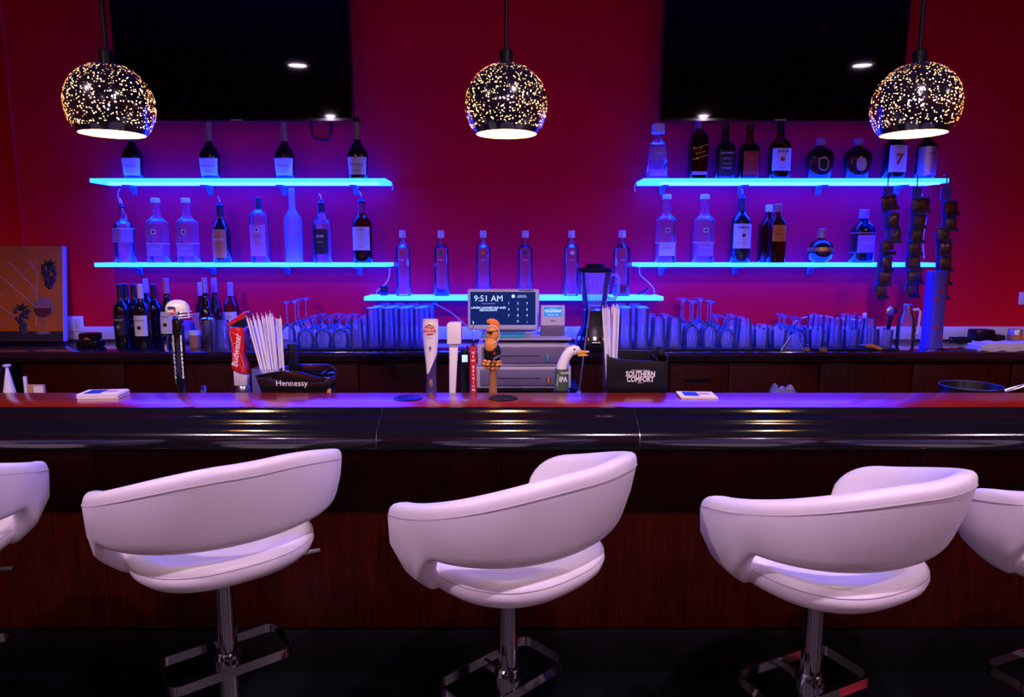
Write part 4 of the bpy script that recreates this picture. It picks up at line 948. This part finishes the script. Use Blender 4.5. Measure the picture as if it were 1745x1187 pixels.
# hanging snack strips
YS = 3.63
BAGS = [[(1517, 346, 24), (1521, 376, 17), (1526, 402, 16), (1514, 422, 20), (1511, 450, 17), (1507, 474, 18), (1503, 497, 17)],
        [(1569, 350, 26), (1566, 377, 18), (1563, 402, 18), (1561, 424, 18), (1559, 449, 18), (1561, 473, 20), (1556, 495, 16)],
        [(1622, 356, 24), (1621, 382, 17), (1609, 400, 18), (1610, 424, 18), (1611, 450, 20), (1611, 474, 17), (1608, 498, 15)]]
for k, bags in enumerate(BAGS):
    nm = ('left', 'middle', 'right')[k]; px0 = (1513, 1563, 1613)[k]
    top_ = P(px0, 318, YS); bot_ = P(bags[-1][0] - 8, 506, YS)
    t = thing('clip_strip', 'blue plastic hanging clip strip holding snack bags, %s of three' % nm, 'clip strip', top_, 0, 'hanging clip strips')
    pts = [Vector((P(bx - 9, by, YS).x, YS + .006, P(bx, by, YS).z)) - top_ for bx, by, _ in bags]
    pts = [Vector((0, .006, 0))] + pts
    G().tube(pts, .020, 8, flat=.10).build('strip', 'bag_foil', t)
    G().bb(-.026, .026, -.002, .002, -.07, .0).build('header_card', 'bag_foil', t)
    G().tube([(0, 0, -.012), (0, .002, .045), (0, .008, .060), (0, .022, .063), (0, .036, .060)], .0028, 8).build('hook', 'black_plastic', t)
    for j, (bx, by, bw) in enumerate(bags):
        c = P(bx, by, YS - .012); m_ = MPP(YS, c.z); hw, hh = bw * m_ * .55, 12.5 * m_
        b = thing('snack_bag', 'small brown snack bag, %s from top on the %s clip strip' % (('first', 'second', 'third', 'fourth', 'fifth', 'sixth', 'seventh')[j], nm), 'snack bag', (c.x, c.y, c.z - hh), R(rn.uniform(-8, 8)), 'snack bags on clip strips')
        b.rotation_euler = (0, R(rn.uniform(-9, 6)), R(rn.uniform(-10, 10)))
        v = []; f = []; nn = 6
        for s in (-1, 1):
            for a in range(nn + 1):
                for c_ in range(nn + 1):
                    u, w2 = a / nn * 2 - 1, c_ / nn * 2 - 1
                    v.append((u * hw, s * .011 * (1 - u ** 4) * (1 - w2 ** 4) * (1 + .15 * rn.uniform(-1, 1)), (w2 + 1) * hh * .82 + hh * .34))
        for s in range(2):
            o = s * (nn + 1) ** 2
            for a in range(nn):
                for c_ in range(nn): f.append((o + a * (nn + 1) + c_, o + (a + 1) * (nn + 1) + c_, o + (a + 1) * (nn + 1) + c_ + 1, o + a * (nn + 1) + c_ + 1))
        G().add(v, f).build('pouch', 'bag_snack', b)
        G().prism([(-hw * 1.15, 0), (hw * 1.2, .001), (hw, hh * .5), (-hw * .95, hh * .5)], -.014, -.0115).build('foot_label', 'bag_navy', b)
        G().bb(-hw * .95, hw * .9, -.0015, .0015, hh * 1.95, hh * 2.2).build('header_seal', 'bag_foil', b)

# ================================================================= BAR TOP AND TAPS
YT = 2.60
MT = MPP(YT, 1.1)
def tz(py, Y=YT): return P(872, py, Y).z
def tap_base(t, r=.014):
    """ferrule between ledge and handle, local z from 0"""
    z0 = tz(672) - LZ
    G().lathe([(0, .0), (.022, 0), (.022, .006), (r, .012), (r * .8, z0), (0, z0)], 18).build('ferrule', 'chrome', t)
def tap(name, label, px, r=.014):
    t = thing(name, label, 'beer tap', (PX(px, YT, 1.05), YT, LZ + .0005), 0, 'beer tap handles'); tap_base(t, r); return t
def lz(py): return tz(py) - LZ
# helmet handle
t = tap('beer_tap', 'black bat-shaped tap handle topped with a white football helmet', 310)
h0, h1 = lz(668), lz(541)
G().lathe([(0, h0), (.013, h0), (.0165, h0 + .04), (.019, h1 - .05), (.019, h1 - .012), (.015, h1 - .002), (0, h1)], 20, 3.).build('handle', 'black_gloss', t)
G().bb(-.0165, -.0145, -.0175, -.0120, h0 + .035, h1 - .045).build('teal_line', 'ink_teal', t)
for sx in (-1, 1): lettering('PANTHERS', .0075, 'ink_white', t, (sx * .0150, -.0165, (h0 + h1) / 2 - .005), angle=R(90), squeeze=4.6, bold=.0005)
hm = lz(527)
hl = G().ball((-.002, 0, hm), (.041, .034, .037), 24, 16)
hl.v = [(x + (.008 if z > hm - .01 and x > 0 else 0), y, max(z, hm - .026)) for x, y, z in hl.v]
hb = hl.build('helmet', 'tap_white', t)
G().prism([(-.018, hm + .010), (-.012, hm + .013), (-.003, hm + .012), (.004, hm + .013), (.010, hm + .010), (.009, hm - .010), (-.004, hm - .017), (-.017, hm - .010)], -.0365, -.0325).build('shield', 'ink_red', hb)
G().prism([(-.0185, hm + .0105), (-.012, hm + .0140), (-.003, hm + .0130), (.004, hm + .0140), (.0105, hm + .0105), (.0105, hm + .003), (-.0185, hm + .003)], -.0372, -.0366).build('shield_top', 'ink_blue', hb)
lettering('NFL', .014, 'ink_white', hb, (-.004, -.0372, hm - .005), bold=.0006)
G().ball((.02, -.030, hm - .012), (.006, .003, .006), 10, 6).build('ear_hole', 'ink', hb)
for zz, x1 in ((-.008, .050), (-.020, .052), (-.030, .046)):
    G().tube([(.018, -.031, hm + zz * .9 - .004), (.036, -.026, hm + zz), (x1, -.012, hm + zz), (x1 + .002, 0, hm + zz), (x1, .012, hm + zz), (.036, .026, hm + zz), (.018, .031, hm + zz * .9 - .004)], .0024, 6).build('face_guard', 'tap_white', hb)
G().tube([(.049, -.014, hm - .006), (.05, -.014, hm - .032)], .0024, 6).build('guard_bar', 'tap_white', hb)
# little chrome nut
t = thing('beer_tap', 'small chrome tap stub without a handle between two tap handles', 'beer tap', (PX(347, YT, 1.0), YT, LZ + .0005)); G().lathe([(0, 0), (.011, 0), (.011, lz(664)), (0, lz(664))], 14).build('stem', 'steel', t); G().lathe([(0, lz(664)), (.010, lz(664)), (.010, lz(658)), (.008, lz(657)), (0, lz(657))], 8).build('nut', 'chrome', t)
# red bow-tie handle
t = tap('beer_tap', 'red hourglass tap handle with white script and slanted flip top', 414, .016)
za, zb = lz(634), lz(558)
cx = lambda px: (px - 414) * MT
poly = [(cx(397), lz(558)), (cx(423), lz(557)), (cx(422), lz(590)), (cx(420), lz(603)), (cx(424), lz(622)), (cx(426), lz(636)), (cx(412), lz(634)), (cx(399), lz(627)), (cx(401), lz(605)), (cx(400), lz(585))]
bd = G().prism(poly, -.020, .020).build('body', 'tap_red', t, bevel=.004)
out = [(cx(399), lz(563)), (cx(411.5), lz(570)), (cx(418), lz(572)), (cx(414), lz(598)), (cx(421.5), lz(625)), (cx(411), lz(620)), (cx(402), lz(612)), (cx(406), lz(597))]
G().tube([(x, -.0205, z) for x, z in out], .0010, 5, closed=True).build('bow_tie_outline', 'label_pink', bd)
lettering('Budweiser', .0325, 'ink_white', bd, (cx(409.5), -.0210, lz(596)), angle=R(81), shear=.25, squeeze=.93, bold=.0002)
G().prism([(cx(396.5), lz(549)), (cx(426), lz(530)), (cx(429), lz(532)), (cx(426), lz(541)), (cx(397), lz(556))], -.022, .022).build('flip_top', 'tap_red', t, bevel=.003)
G().prism([(cx(400), lz(555.5)), (cx(425), lz(543)), (cx(424), lz(556.3))], -.017, .017).build('gap_filler', 'black_plastic', t)
G().prism([(cx(401), lz(656)), (cx(424), lz(656)), (cx(424.5), lz(637.5)), (cx(412), lz(636)), (cx(401), lz(630.5))], -.016, .016).build('crystal_block', 'clear_acrylic_block', t, bevel=.004)
G().lathe([(0, lz(674)), (.022, lz(674)), (.026, lz(668)), (.026, lz(659)), (.022, lz(656.2)), (0, lz(656.2))], 20).build('collar', 'steel', t)
t = thing('plastic_ring', 'clear plastic ring beside the red tap handle', 'ring', (PX(436, 2.62, 1.0), 2.63, LZ + .0005)); G().tube([(.014 * math.cos(a / 16 * 2 * math.pi), 0, lz(657) + .017 * math.sin(a / 16 * 2 * math.pi)) for a in range(16)], .003, 6, closed=True).build('loop', 'glass_frost', t); G().tube([(0, 0, 0), (0, 0, lz(664))], .005, 8).build('post', 'steel', t)
# chalice handle
t = tap('beer_tap', 'white curved tap handle with red oval crest and glittering blue foot', 735, .012)
pr = []
for py, hw in ((668, 9), (650, 8.5), (636, 8), (625, 8.5), (612, 9.5), (598, 11), (584, 12.5), (570, 13.6), (556, 13.8), (546, 13.2), (543.5, 12.2)): pr.append((hw * MT, lz(py)))
zs = lz(632)
wv = []
def chal(a, b, cond):
    g = G().lathe([(0, a[0][1])] + a + [(0, a[-1][1])], 28, 2., 1, .75); return g
up_ = [p for p in pr if p[1] >= lz(640)]
body = G().lathe([(0, up_[0][1])] + up_ + [(0, up_[-1][1])], 28, 2., 1, .75).build('goblet', 'tap_white', t)
lo_ = [p for p in pr if p[1] <= lz(634)]
G().lathe([(0, lo_[0][1])] + [(r + .0006, z) for r, z in lo_] + [(0, lo_[-1][1])], 28, 2., 1, .75).build('glitter_foot', 'tap_glitter', t)
# glitter sweep rising on the right side
sw_ = []
nn = 14; v = []; f = []
for i in range(nn + 1):
    u = i / nn; py = 648 - 44 * u; r = 0
    for (r0, z0), (r1, z1) in zip(pr, pr[1:]):
        if z0 <= lz(py) <= z1: r = r0 + (r1 - r0) * (lz(py) - z0) / (z1 - z0)
    r += .0009
    aL = R(-150 + 125 * u); aR = R(20)
    for j in range(7):
        a = aL + (aR - aL) * j / 6; v.append((r * math.cos(a), r * .75 * math.sin(a), lz(py)))
for i in range(nn):
    for j in range(6): f.append((i * 7 + j, i * 7 + j + 1, (i + 1) * 7 + j + 1, (i + 1) * 7 + j))
G().add(v, f).build('glitter_sweep', 'tap_glitter', t, recalc=False)
cr_ = G().ball((-.001, -.0225, lz(563)), (.0235, .0035, .0165), 20, 8).build('crest', 'ink_red', body)
G().tube([(-.018, -.0235, lz(557)), (-.010, -.0245, lz(553)), (0, -.025, lz(551.5)), (.010, -.0245, lz(553)), (.018, -.0235, lz(557))], .0028, 6).build('crest_scroll', 'label_gold', body)
lettering('STELLA', .0115, 'ink_white', body, (-.001, -.0272, lz(560.5)), bold=.0003); lettering('ARTOIS', .0115, 'ink_white', body, (-.001, -.0272, lz(566)), bold=.0003); lettering('Belgium', .006, 'ink', body, (-.001, -.0245, lz(574)), shear=.3)
G().prism([(0, lz(587)), (.0015, lz(590.5)), (.006, lz(592)), (.0015, lz(593.5)), (0, lz(598)), (-.0015, lz(593.5)), (-.006, lz(592)), (-.0015, lz(590.5))], -.0222, -.0190).build('star', 'ink', body)
G().tube([(13.2 * MT * math.cos(a / 28 * 6.2832), 13.2 * MT * .75 * math.sin(a / 28 * 6.2832), lz(545.5)) for a in range(28)], .0009, 6, closed=True).build('gold_rim', 'label_gold', body)
G().ball((0, -.0165, lz(652)), (.008, .004, .016), 10, 8).build('gem', 'cap_gold', t)
# white square headed handle
t = tap('beer_tap', 'plain white tap handle with rectangular block head', 773, .012)
G().prism([((763 - 773) * MT, lz(586)), ((787 - 773) * MT, lz(585)), ((787.5 - 773) * MT, lz(549)), ((783 - 773) * MT, lz(548)), ((766 - 773) * MT, lz(549)), ((763.5 - 773) * MT, lz(552))], -.022, .020).build('head', 'tap_white', t, bevel=.004)
G().box(((786.5 - 773) * MT + .0018, 0, lz(568)), (.001, .03, .055)).build('side_label', 'ink_red', t)
G().prism([((766.5 - 773) * MT, lz(590)), ((781.5 - 773) * MT, lz(590)), ((776.5 - 773) * MT, lz(670)), ((765.5 - 773) * MT, lz(670))], -.013, .013).build('shaft', 'tap_white', t, bevel=.005)
G().prism([((766 - 773) * MT, lz(586.2)), ((783 - 773) * MT, lz(586.2)), ((781.5 - 773) * MT, lz(589.8)), ((767 - 773) * MT, lz(589.8))], -.015, .015).build('neck', 'drawer_rim', t)
# phone handset standing behind
t = thing('cordless_phone', 'black cordless phone with lit display between white and red taps', 'phone', (PX(793, 2.68, 1.0), 2.675, LZ + .0005))
z_ = lambda py: P(793, py, 2.675).z - LZ
G().bb(-.017, .017, -.010, .012, .004, z_(595)).build('handset', 'black_plastic', t, bevel=.005); G().bb(-.011, .011, -.0115, -.0101, z_(616), z_(604)).build('display', 'screen_text', t)
G().bb(-.025, .025, -.02, .022, 0, .0038).build('cradle', 'black_plastic', t)
for k in range(9): G().bb(-.011 + .0085 * (k % 3), -.005 + .0085 * (k % 3), -.0112, -.0101, z_(630 + 7 * (k // 3)), z_(626 + 7 * (k // 3))).build('key', 'rubber', t)
G().tube([(.010, 0, z_(595)), (.010, 0, z_(588))], .003, 6).build('antenna', 'black_plastic', t)
# red upright handle
t = tap('beer_tap', 'slim red tap handle with vertical white capitals and twisted tip', 807, .009)
bd = G().bb(-.0125, .0125, -.010, .010, lz(670), lz(591)).build('body', 'tap_red', t, bevel=.002)
for k, ch in enumerate('NEWBELGIUM'):
    py = (600.5, 607, 614, 624.5, 631, 637, 644, 650.5, 657, 663.5)[k]
    lettering(ch, .0145, 'ink_white', bd, (0, -.0106, lz(py)), bold=.0003)
G().bb(-.0135, .0135, -.011, .011, lz(590.9), lz(589)).build('cap', 'label_red', t)
G().lathe([(0, lz(588.9)), (.008, lz(588.9)), (.004, lz(584)), (.0035, lz(580)), (0, lz(580))], 12).build('collar', 'black_plastic', t)
G().tube([(.0025 * math.cos(k * .9), .0025 * math.sin(k * .9), lz(580) + (lz(546) - lz(580)) * k / 40) for k in range(41)], .0016, 5).build('twisted_tip', 'steel', t)
# orange-haired bust handle
t = tap('beer_tap', 'sculpted tap handle of an orange-haired bust wearing sunglasses', 840, .012)
X = lambda px: (px - 840) * MT
G().lathe([(0, lz(672)), (.016, lz(672)), (.015, lz(655)), (.013, lz(640)), (.015, lz(628)), (.019, lz(620)), (0, lz(620))], 18).build('trunk', 'nut_brown', t)
rn2 = random.Random(2)
for row, (py, rr, n_) in enumerate(((626, .026, 9), (620, .034, 11), (615, .030, 10))):
    for k in range(n_):
        a = 2 * math.pi * (k + .5 * row) / n_
        G().ball((X(838) + rr * math.cos(a), rr * .75 * math.sin(a), lz(py) + rn2.uniform(-.002, .002)), (.0085, .008, .0065), 8, 6).build('nugget', 'ginger' if (k + row) % 3 else 'nut_brown', t)
G().lathe([(0, lz(619)), (.024, lz(619)), (.030, lz(612)), (.034, lz(600)), (.031, lz(592)), (.022, lz(586)), (0, lz(586))], 20, 2.2, 1, .7, (X(839), 0, 0)).build('jacket', 'black_plastic', t)
G().box((X(847), -.022, lz(607)), (.030, .006, .006), Matrix.Rotation(R(-28), 3, 'Y')).build('jacket_zip', 'steel', t); G().ball((X(843), -.024, lz(601)), (.004, .003, .006), 8, 6).build('badge', 'ink_red', t)
G().lathe([(0, lz(603)), (.014, lz(602)), (.023, lz(596)), (.026, lz(589)), (.024, lz(582)), (.018, lz(576)), (0, lz(575))], 16, 2, 1, .8, (X(837), -.005, 0)).build('beard', 'ginger', t)
hd = G().ball((X(840), 0, lz(568)), (.0275, .0225, .0365), 20, 14, Matrix.Rotation(R(10), 3, 'Y')).build('head', 'ginger', t)
G().prism([(X(830), lz(567)), (X(828.3), lz(571)), (X(831), lz(573)), (X(834), lz(572)), (X(834), lz(565))], -.008, .006).build('nose', 'ginger', hd, bevel=.002)
G().tube([(X(831), -.012, lz(578)), (X(834), -.017, lz(578.5)), (X(838), -.020, lz(577.5))], .0016, 6).build('mouth', 'label_red', hd)
for xx, yy in ((836.5, -.0235), ): G().ball((X(xx), yy, lz(566)), (.0085, .003, .0065), 12, 8).build('sunglass_lens', 'glass_green', hd)
G().ball((X(831.5), -.012, lz(565.5)), (.003, .006, .006), 10, 6).build('sunglass_lens', 'glass_green', hd)
G().tube([(X(830), -.012, lz(564)), (X(834), -.0215, lz(563.5)), (X(841), -.0235, lz(563)), (X(850), -.0165, lz(562.5)), (X(852), .0, lz(562.5))], .0014, 6).build('sunglass_frame', 'ink', hd)
G().tube([(X(832), -.019, lz(555)), (X(838), -.0195, lz(553)), (X(846), -.020, lz(556)), (X(851), -.0165, lz(563)), (X(852), -.014, lz(571)), (X(849), -.017, lz(579)), (X(841), -.025, lz(583.5))], .0014, 6).build('strap', 'ink_white', hd)
mo = [(X(829), lz(547.5)), (X(831), lz(544.5)), (X(836), lz(542.5)), (X(842), lz(543)), (X(848), lz(546)), (X(851.5), lz(551)), (X(852.5), lz(558)), (X(850), lz(561)), (X(846), lz(556)), (X(841), lz(553.5)), (X(836), lz(553.5)), (X(834), lz(551)), (X(831), lz(550.5))]
G().prism(mo, -.009, .009).build('mohawk', 'ginger_hair', hd, bevel=.003)
# goose handle
t = tap('beer_tap', 'goose-head tap handle with orange bill and green label', 962, .014)
X = lambda px: (px - 962) * MT
nb = G().tube([(X(956.5), 0, lz(632)), (X(957.5), 0, lz(624)), (X(960.5), 0, lz(616)), (X(964), 0, lz(608)), (X(968), 0, lz(602)), (X(973), 0, lz(597.5)), (X(978), 0, lz(595.5)), (X(983), 0, lz(596.5)), (X(986), 0, lz(598))], [.0205, .0205, .020, .0195, .0195, .0185, .0185, .0165, .011], 16).build('neck_and_head', 'duck_white', t)
G().ball((X(977), 0, lz(597)), (.021, .0185, .0185), 16, 10).build('cheek', 'duck_white', nb)
G().prism([(X(982), lz(595)), (X(985), lz(594.5)), (X(992), lz(597)), (X(1004), lz(598)), (X(1003), lz(600.5)), (X(993), lz(601.5)), (X(983), lz(603))], -.011, .011).build('upper_bill', 'duck_yellow', nb, bevel=.003)
G().prism([(X(983), lz(603.3)), (X(994), lz(602)), (X(1002), lz(604.5)), (X(1000), lz(606.5)), (X(990), lz(606.5)), (X(984), lz(607))], -.009, .009).build('lower_bill', 'duck_yellow', nb, bevel=.003)
G().ball((X(977.5), -.0175, lz(594)), (.0042, .003, .0042), 10, 8).build('eye', 'ink', nb)
lb = G().lathe([(0, lz(664)), (.027, lz(664)), (.028, lz(662)), (.0255, lz(630)), (.0245, lz(628)), (0, lz(628))], 24, 2.4, 1, .85, (X(957), 0, 0)).build('label_sleeve', 'label_green', t)
lettering('GOOSE', .0125, 'ink_white', lb, (X(959.5), -.0232, lz(634)), bold=.0003, wrap=.045); lettering('IPA', .028, 'ink_white', lb, (X(959), -.0245, lz(645)), bold=.0008, squeeze=.80, wrap=.045); lettering('INDIA PALE ALE', .0070, 'ink_white', lb, (X(949.5), -.0215, lz(646)), angle=R(86))
G().lathe([(0, lz(672)), (.030, lz(671)), (.031, lz(664.5)), (.02, lz(664.1)), (0, lz(664.1))], 20, 2, 1, 1, (X(957), 0, 0)).build('collar', 'black_gloss', t)
# clear swizzle rod
t = thing('swizzle_rod', 'long clear twisted rod leaning in front of the blender', 'stirrer', (PX(987, 2.66, 1.), 2.66, LZ + .0005))
q0 = P(987, 666, 2.66) - t.location; q1 = P(1006, 520, 2.66) - t.location
G().tube([q0 + (q1 - q0) * (k / 20) + Vector((.0008 * math.cos(k * 1.9), .0008 * math.sin(k * 1.9), 0)) for k in range(21)], .0040, 7).build('rod', 'steel', t)
G().ball(q0 + (q1 - q0) * .75, (.006, .006, .006), 10, 8).build('knob', 'chrome', t); G().lathe([(0, 0), (.014, 0), (.014, .012), (.009, .02), (.009, q0.z), (0, q0.z)], 14, c=(q0.x, 0, 0)).build('socket', 'steel', t)

# ---- curved cognac caddy with straws
YCd = 2.575
t = thing('bar_caddy', 'curved black bar caddy with white cognac lettering', 'caddy', (PX(513, YCd, 1.0), YCd, LZ + .0005))
mC = MPP(YCd, 1.05); X = lambda px: (px - 513) * mC; zc_ = lambda py: P(513, py, YCd - .05).z - LZ
outl = [(X(446), zc_(639)), (X(452), zc_(637.5)), (X(470), zc_(634)), (X(490), zc_(631)), (X(510), zc_(631)), (X(525), zc_(634)), (X(540), zc_(639)), (X(556), zc_(642.5)), (X(570), zc_(642)), (X(579), zc_(640)), (X(578), zc_(646)), (X(568), zc_(659)), (X(560), .0), (X(460), .0), (X(453), zc_(660)), (X(450), zc_(650)), (X(447), zc_(641))]
G().prism(outl, -.062, -.052).build('front_wall', 'black_gloss', t, bevel=.003)
outb = [(X(460), .0), (X(562), .0), (X(568), zc_(640)), (X(563), zc_(632)), (X(555), zc_(629)), (X(540), zc_(628)), (X(500), zc_(628)), (X(470), zc_(634)), (X(456), zc_(640))]
G().prism(outb, .055, .064).build('back_wall', 'black_gloss', t, bevel=.003)
G().bb(X(460), X(562), -.0515, .0545, .0, .006).build('floor', 'black_plastic', t)
for px in (489, 556): G().bb(X(px) - .003, X(px) + .003, -.0515, .0545, .0065, zc_(636)).build('divider', 'black_plastic', t)
G().prism([(X(490), zc_(590)), (X(505), zc_(590)), (X(506), .007), (X(491), .007)], .02, .05).build('straw_tower', 'black_plastic', t, bevel=.003)
cu_ = G(); ct_ = zc_(629)
for a_ in ((X(438), X(485), -.046, -.0445, .0065, ct_), (X(438), X(485), .0285, .03, .0065, ct_), (X(438), X(438) + .0015, -.0445, .0285, .0065, ct_), (X(485) - .0015, X(485), -.0445, .0285, .0065, ct_)): cu_.bb(*a_)
cu_.build('clear_cup', 'glass_clear', t, smooth=False)
lettering('Hennessy', .031, 'ink_white', t, (X(507), -.0628, zc_(652)))
G().prism([(X(548), zc_(669)), (X(571), zc_(661)), (X(571), zc_(669))], -.0615, -.05).build('orange_corner', 'label_orange', t)
G().ball((X(569), -.02, zc_(638)), (.014, .014, .004), 12, 6).build('spoon_tip', 'chrome', t)
cad1 = t
SM = {}
def straw(b, tp, label, group, r=.0042):
    b = Vector(b); tp = Vector(tp); d = tp - b; L_ = d.length
    if 's' not in SM:
        root = thing('wrapped_straw', label, 'straw', b, 0, group)
        G().tube([(0, 0, 0), (0, 0, .5), (0, 0, .965)], .0044, 8, flat=.85).build('sleeve', 'paper', root)
        G().tube([(0, 0, .966), (.002, 0, .98), (.006, 0, 1.0)], [.0042, .0046, .0034], 6, flat=.35).build('twisted_end', 'paper', root); SM['s'] = root
    else: root = dup(SM['s'], b, 0, label, group)
    root.rotation_mode = 'QUATERNION'; root.rotation_quaternion = d.to_track_quat('Z', 'Y'); root.scale = (1, 1, L_)
    return root
def straws(bx0, bx1, tops, Y, label, group):
    rn = random.Random(11); n = len(tops)
    for k, (px, py) in enumerate(tops):
        u = k / max(1, n - 1); yy = Y - .03 + .05 * ((k * 7) % 5) / 4
        b = (PX(bx0 + (bx1 - bx0) * u, yy, 1.0), yy, LZ + .0105)
        straw(b, P(px, py, yy + rn.uniform(-.006, .006)), label + (', ' + ORD[k] + ' by its foot' if n > 1 else ''), group)
straws(459, 482, [(420, 537), (426, 541), (431, 534), (434, 541), (438, 532), (442, 541), (446, 533), (450, 538), (453, 531), (457, 535), (460, 528), (464, 533), (461, 540), (471, 541), (476, 543)], YCd - .005, 'white paper-wrapped straw in the fanned bunch', 'straws in the curved caddy')
straws(486, 488, [(478, 537)], YCd + .01, 'single white straw standing right of the fanned bunch', 'straws in the curved caddy')

# ---- square caddy
YQ = 2.57
t = thing('bar_caddy', 'square black napkin caddy with white spirit lettering', 'caddy', (PX(1080, YQ, 1.0), YQ, LZ + .0005))
mQ = MPP(YQ - .06, 1.05); X = lambda px: (px - 1080) * mQ; zq = lambda py: P(1080, py, YQ - .06).z - LZ
G().prism([(X(1030), 0), (X(1128), 0), (X(1132), zq(616)), (X(1112), zq(615)), (X(1050), zq(612)), (X(1029), zq(607))], -.066, -.060).build('front_wall', 'black_plastic', t, bevel=.002)
G().prism([(X(1030), 0), (X(1128), 0), (X(1132), zq(598)), (X(1121), zq(596)), (X(1117), zq(605)), (X(1048), zq(603)), (X(1030), zq(602))], .06, .066).build('back_wall', 'black_plastic', t, bevel=.002)
for a, b, hgt in ((1029, 1032, 606), (1050, 1052, 612), (1112, 1114, 610), (1129, 1132, 606)):
    G().bb(X(a), X(b), -.0598, .0598, .004, zq(hgt)).build('divider', 'black_plastic', t, bevel=.001)
G().bb(X(1031), X(1128), -.0598, .0598, 0, .0038).build('floor', 'black_plastic', t)
G().ball((X(1122), -.02, zq(603)), (.018, .03, .022), 14, 8).build('bottle_opener_grip', 'rubber', t)
lettering('SOUTHERN', .0285, 'ink_white', t, (X(1085), -.0668, zq(637)), bold=.0008, squeeze=.74); lettering('COMFORT', .0285, 'ink_white', t, (X(1085), -.0668, zq(646)), bold=.0008, squeeze=.74)
lettering('NEW ORLEANS ORIGINAL', .006, 'ink_white', t, (X(1085), -.0668, zq(630.5))); lettering('EST 1874', .005, 'ink_white', t, (X(1085), -.0668, zq(652)))
straws(1037, 1047, [(1027, 520), (1031, 519), (1035, 518), (1038, 522), (1043, 517), (1047, 519), (1050, 518), (1053, 519), (1055, 521)], YQ - .005, 'white paper-wrapped straw in square caddy', 'straws in the square caddy')

# ---- napkin / card stacks on the bar top
def card_stack(pxl, pxr, n, label, rot, curl=0):
    q = PX((pxl + pxr) / 2, 2.425, BT); hw = (pxr - pxl) / 2 * MPP(2.42, BT) * .84
    t = thing('card_stack', label, 'cards', (q, 2.40, BT + .0004), R(rot))
    for k in range(n):
        rn = random.Random(k); o = .003 * rn.uniform(-1, 1)
        G().bb(-hw + o, hw + o, -.045, .045, k * .0042, k * .0042 + .0036).build('card', 'paper', t)
    zt = n * .0042
    G().bb(-hw * .75, hw * .05, -.034, .034, zt - .0004, zt + .0003).build('print', 'ink_blue', t); G().bb(hw * .12, hw * .7, -.01, .02, zt - .0004, zt + .0003).build('print', 'label_pink', t)
card_stack(145, 222, 4, 'stack of white printed cards on the left of the bar top', 6)
card_stack(1148, 1220, 2, 'thin pair of white folded cards right of the square caddy', -4)
# things behind the bar edge at the far left / right
t = thing('paper_cup_cone', 'white conical funnel bottle behind the bar at far left', 'funnel', (PX(14, 2.63, 1.05), 2.63, LZ + .0005))
G().lathe([(0, 0), (.024, 0), (.025, .003), (.006, lz(632)), (.005, lz(627)), (0, lz(627))], 20).build('cone', 'white_plastic', t); G().lathe([(0, lz(627)), (.012, lz(627)), (.015, lz(625)), (.012, lz(623)), (0, lz(623))], 16).build('collar', 'drawer_rim', t)
t = thing('wall_bracket', 'small pale hinge bracket behind the bar at far left', 'bracket', (PX(55, 2.66, 1.0), 2.66, LZ + .0005))
G().bb(-.03, -.018, -.004, .004, 0, lz(646)).build('upright', 'label_cream', t, bevel=.001); G().bb(-.0175, .05, -.006, .006, 0, lz(660)).build('foot', 'wood_jar', t, bevel=.002); G().bb(.012, .048, -.009, -.0061, .006, lz(662)).build('plate', 'label_cream', t)
t = thing('glass_ashtray', 'crumpled clear plastic wrap behind the bar right of centre', 'wrap', (PX(1333, 2.64, 1.0), 2.64, LZ + .0005))
for k, (dx, r_, hh) in enumerate(((-.03, .018, 656), (0, .022, 661), (.03, .020, 658))): G().lathe([(r_, 0), (r_ * 1.2, lz(hh) * .5), (r_ * .5, lz(hh) * .9), (0, lz(hh))], 9, c=(dx, 0, 0)).build('crumple', 'glass_clear', t)
t = thing('ice_bucket', 'round black tub behind the bar at right', 'tub', (PX(1648, 2.62, 1.0), 2.60, LZ + .0005)); rr = 48 * MPP(2.6, 1.)
G().lathe([(0, .001), (rr * .9, 0), (rr * .98, lz(668)), (rr, lz(657)), (rr * .97, lz(657)), (rr * .93, lz(664)), (rr * .86, .006), (0, .006)], 36, 2, 1, .95).build('body', 'black_plastic', t); G().tube([(rr * .99 * math.cos(a / 36 * 6.2832), rr * .94 * math.sin(a / 36 * 6.2832), lz(656.6)) for a in range(36)], .0025, 6, closed=True).build('rim', 'ink_blue', t)
t = thing('bar_tongs', 'steel tongs lying behind the bar at the right edge', 'tongs', (PX(1722, 2.6, 1.0), 2.6, LZ + .0005))
for s in (-1, 1):
    g = G().tube([(-.03, s * .006, lz(667)), (.0, s * .010, lz(663)), (.03, s * .010, lz(659)), (.055, s * .006, lz(655))], .003, 6); g.build('arm', 'steel', t)
    G().tube([(-.06, s * .012, lz(668)), (-.045, s * .014, lz(662)), (-.03, s * .006, lz(667))], .003, 6).build('grip', 'chrome', t)
G().bb(-.06, .05, -.02, .02, 0, lz(672)).build('rest', 'black_plastic', t, bevel=.002)
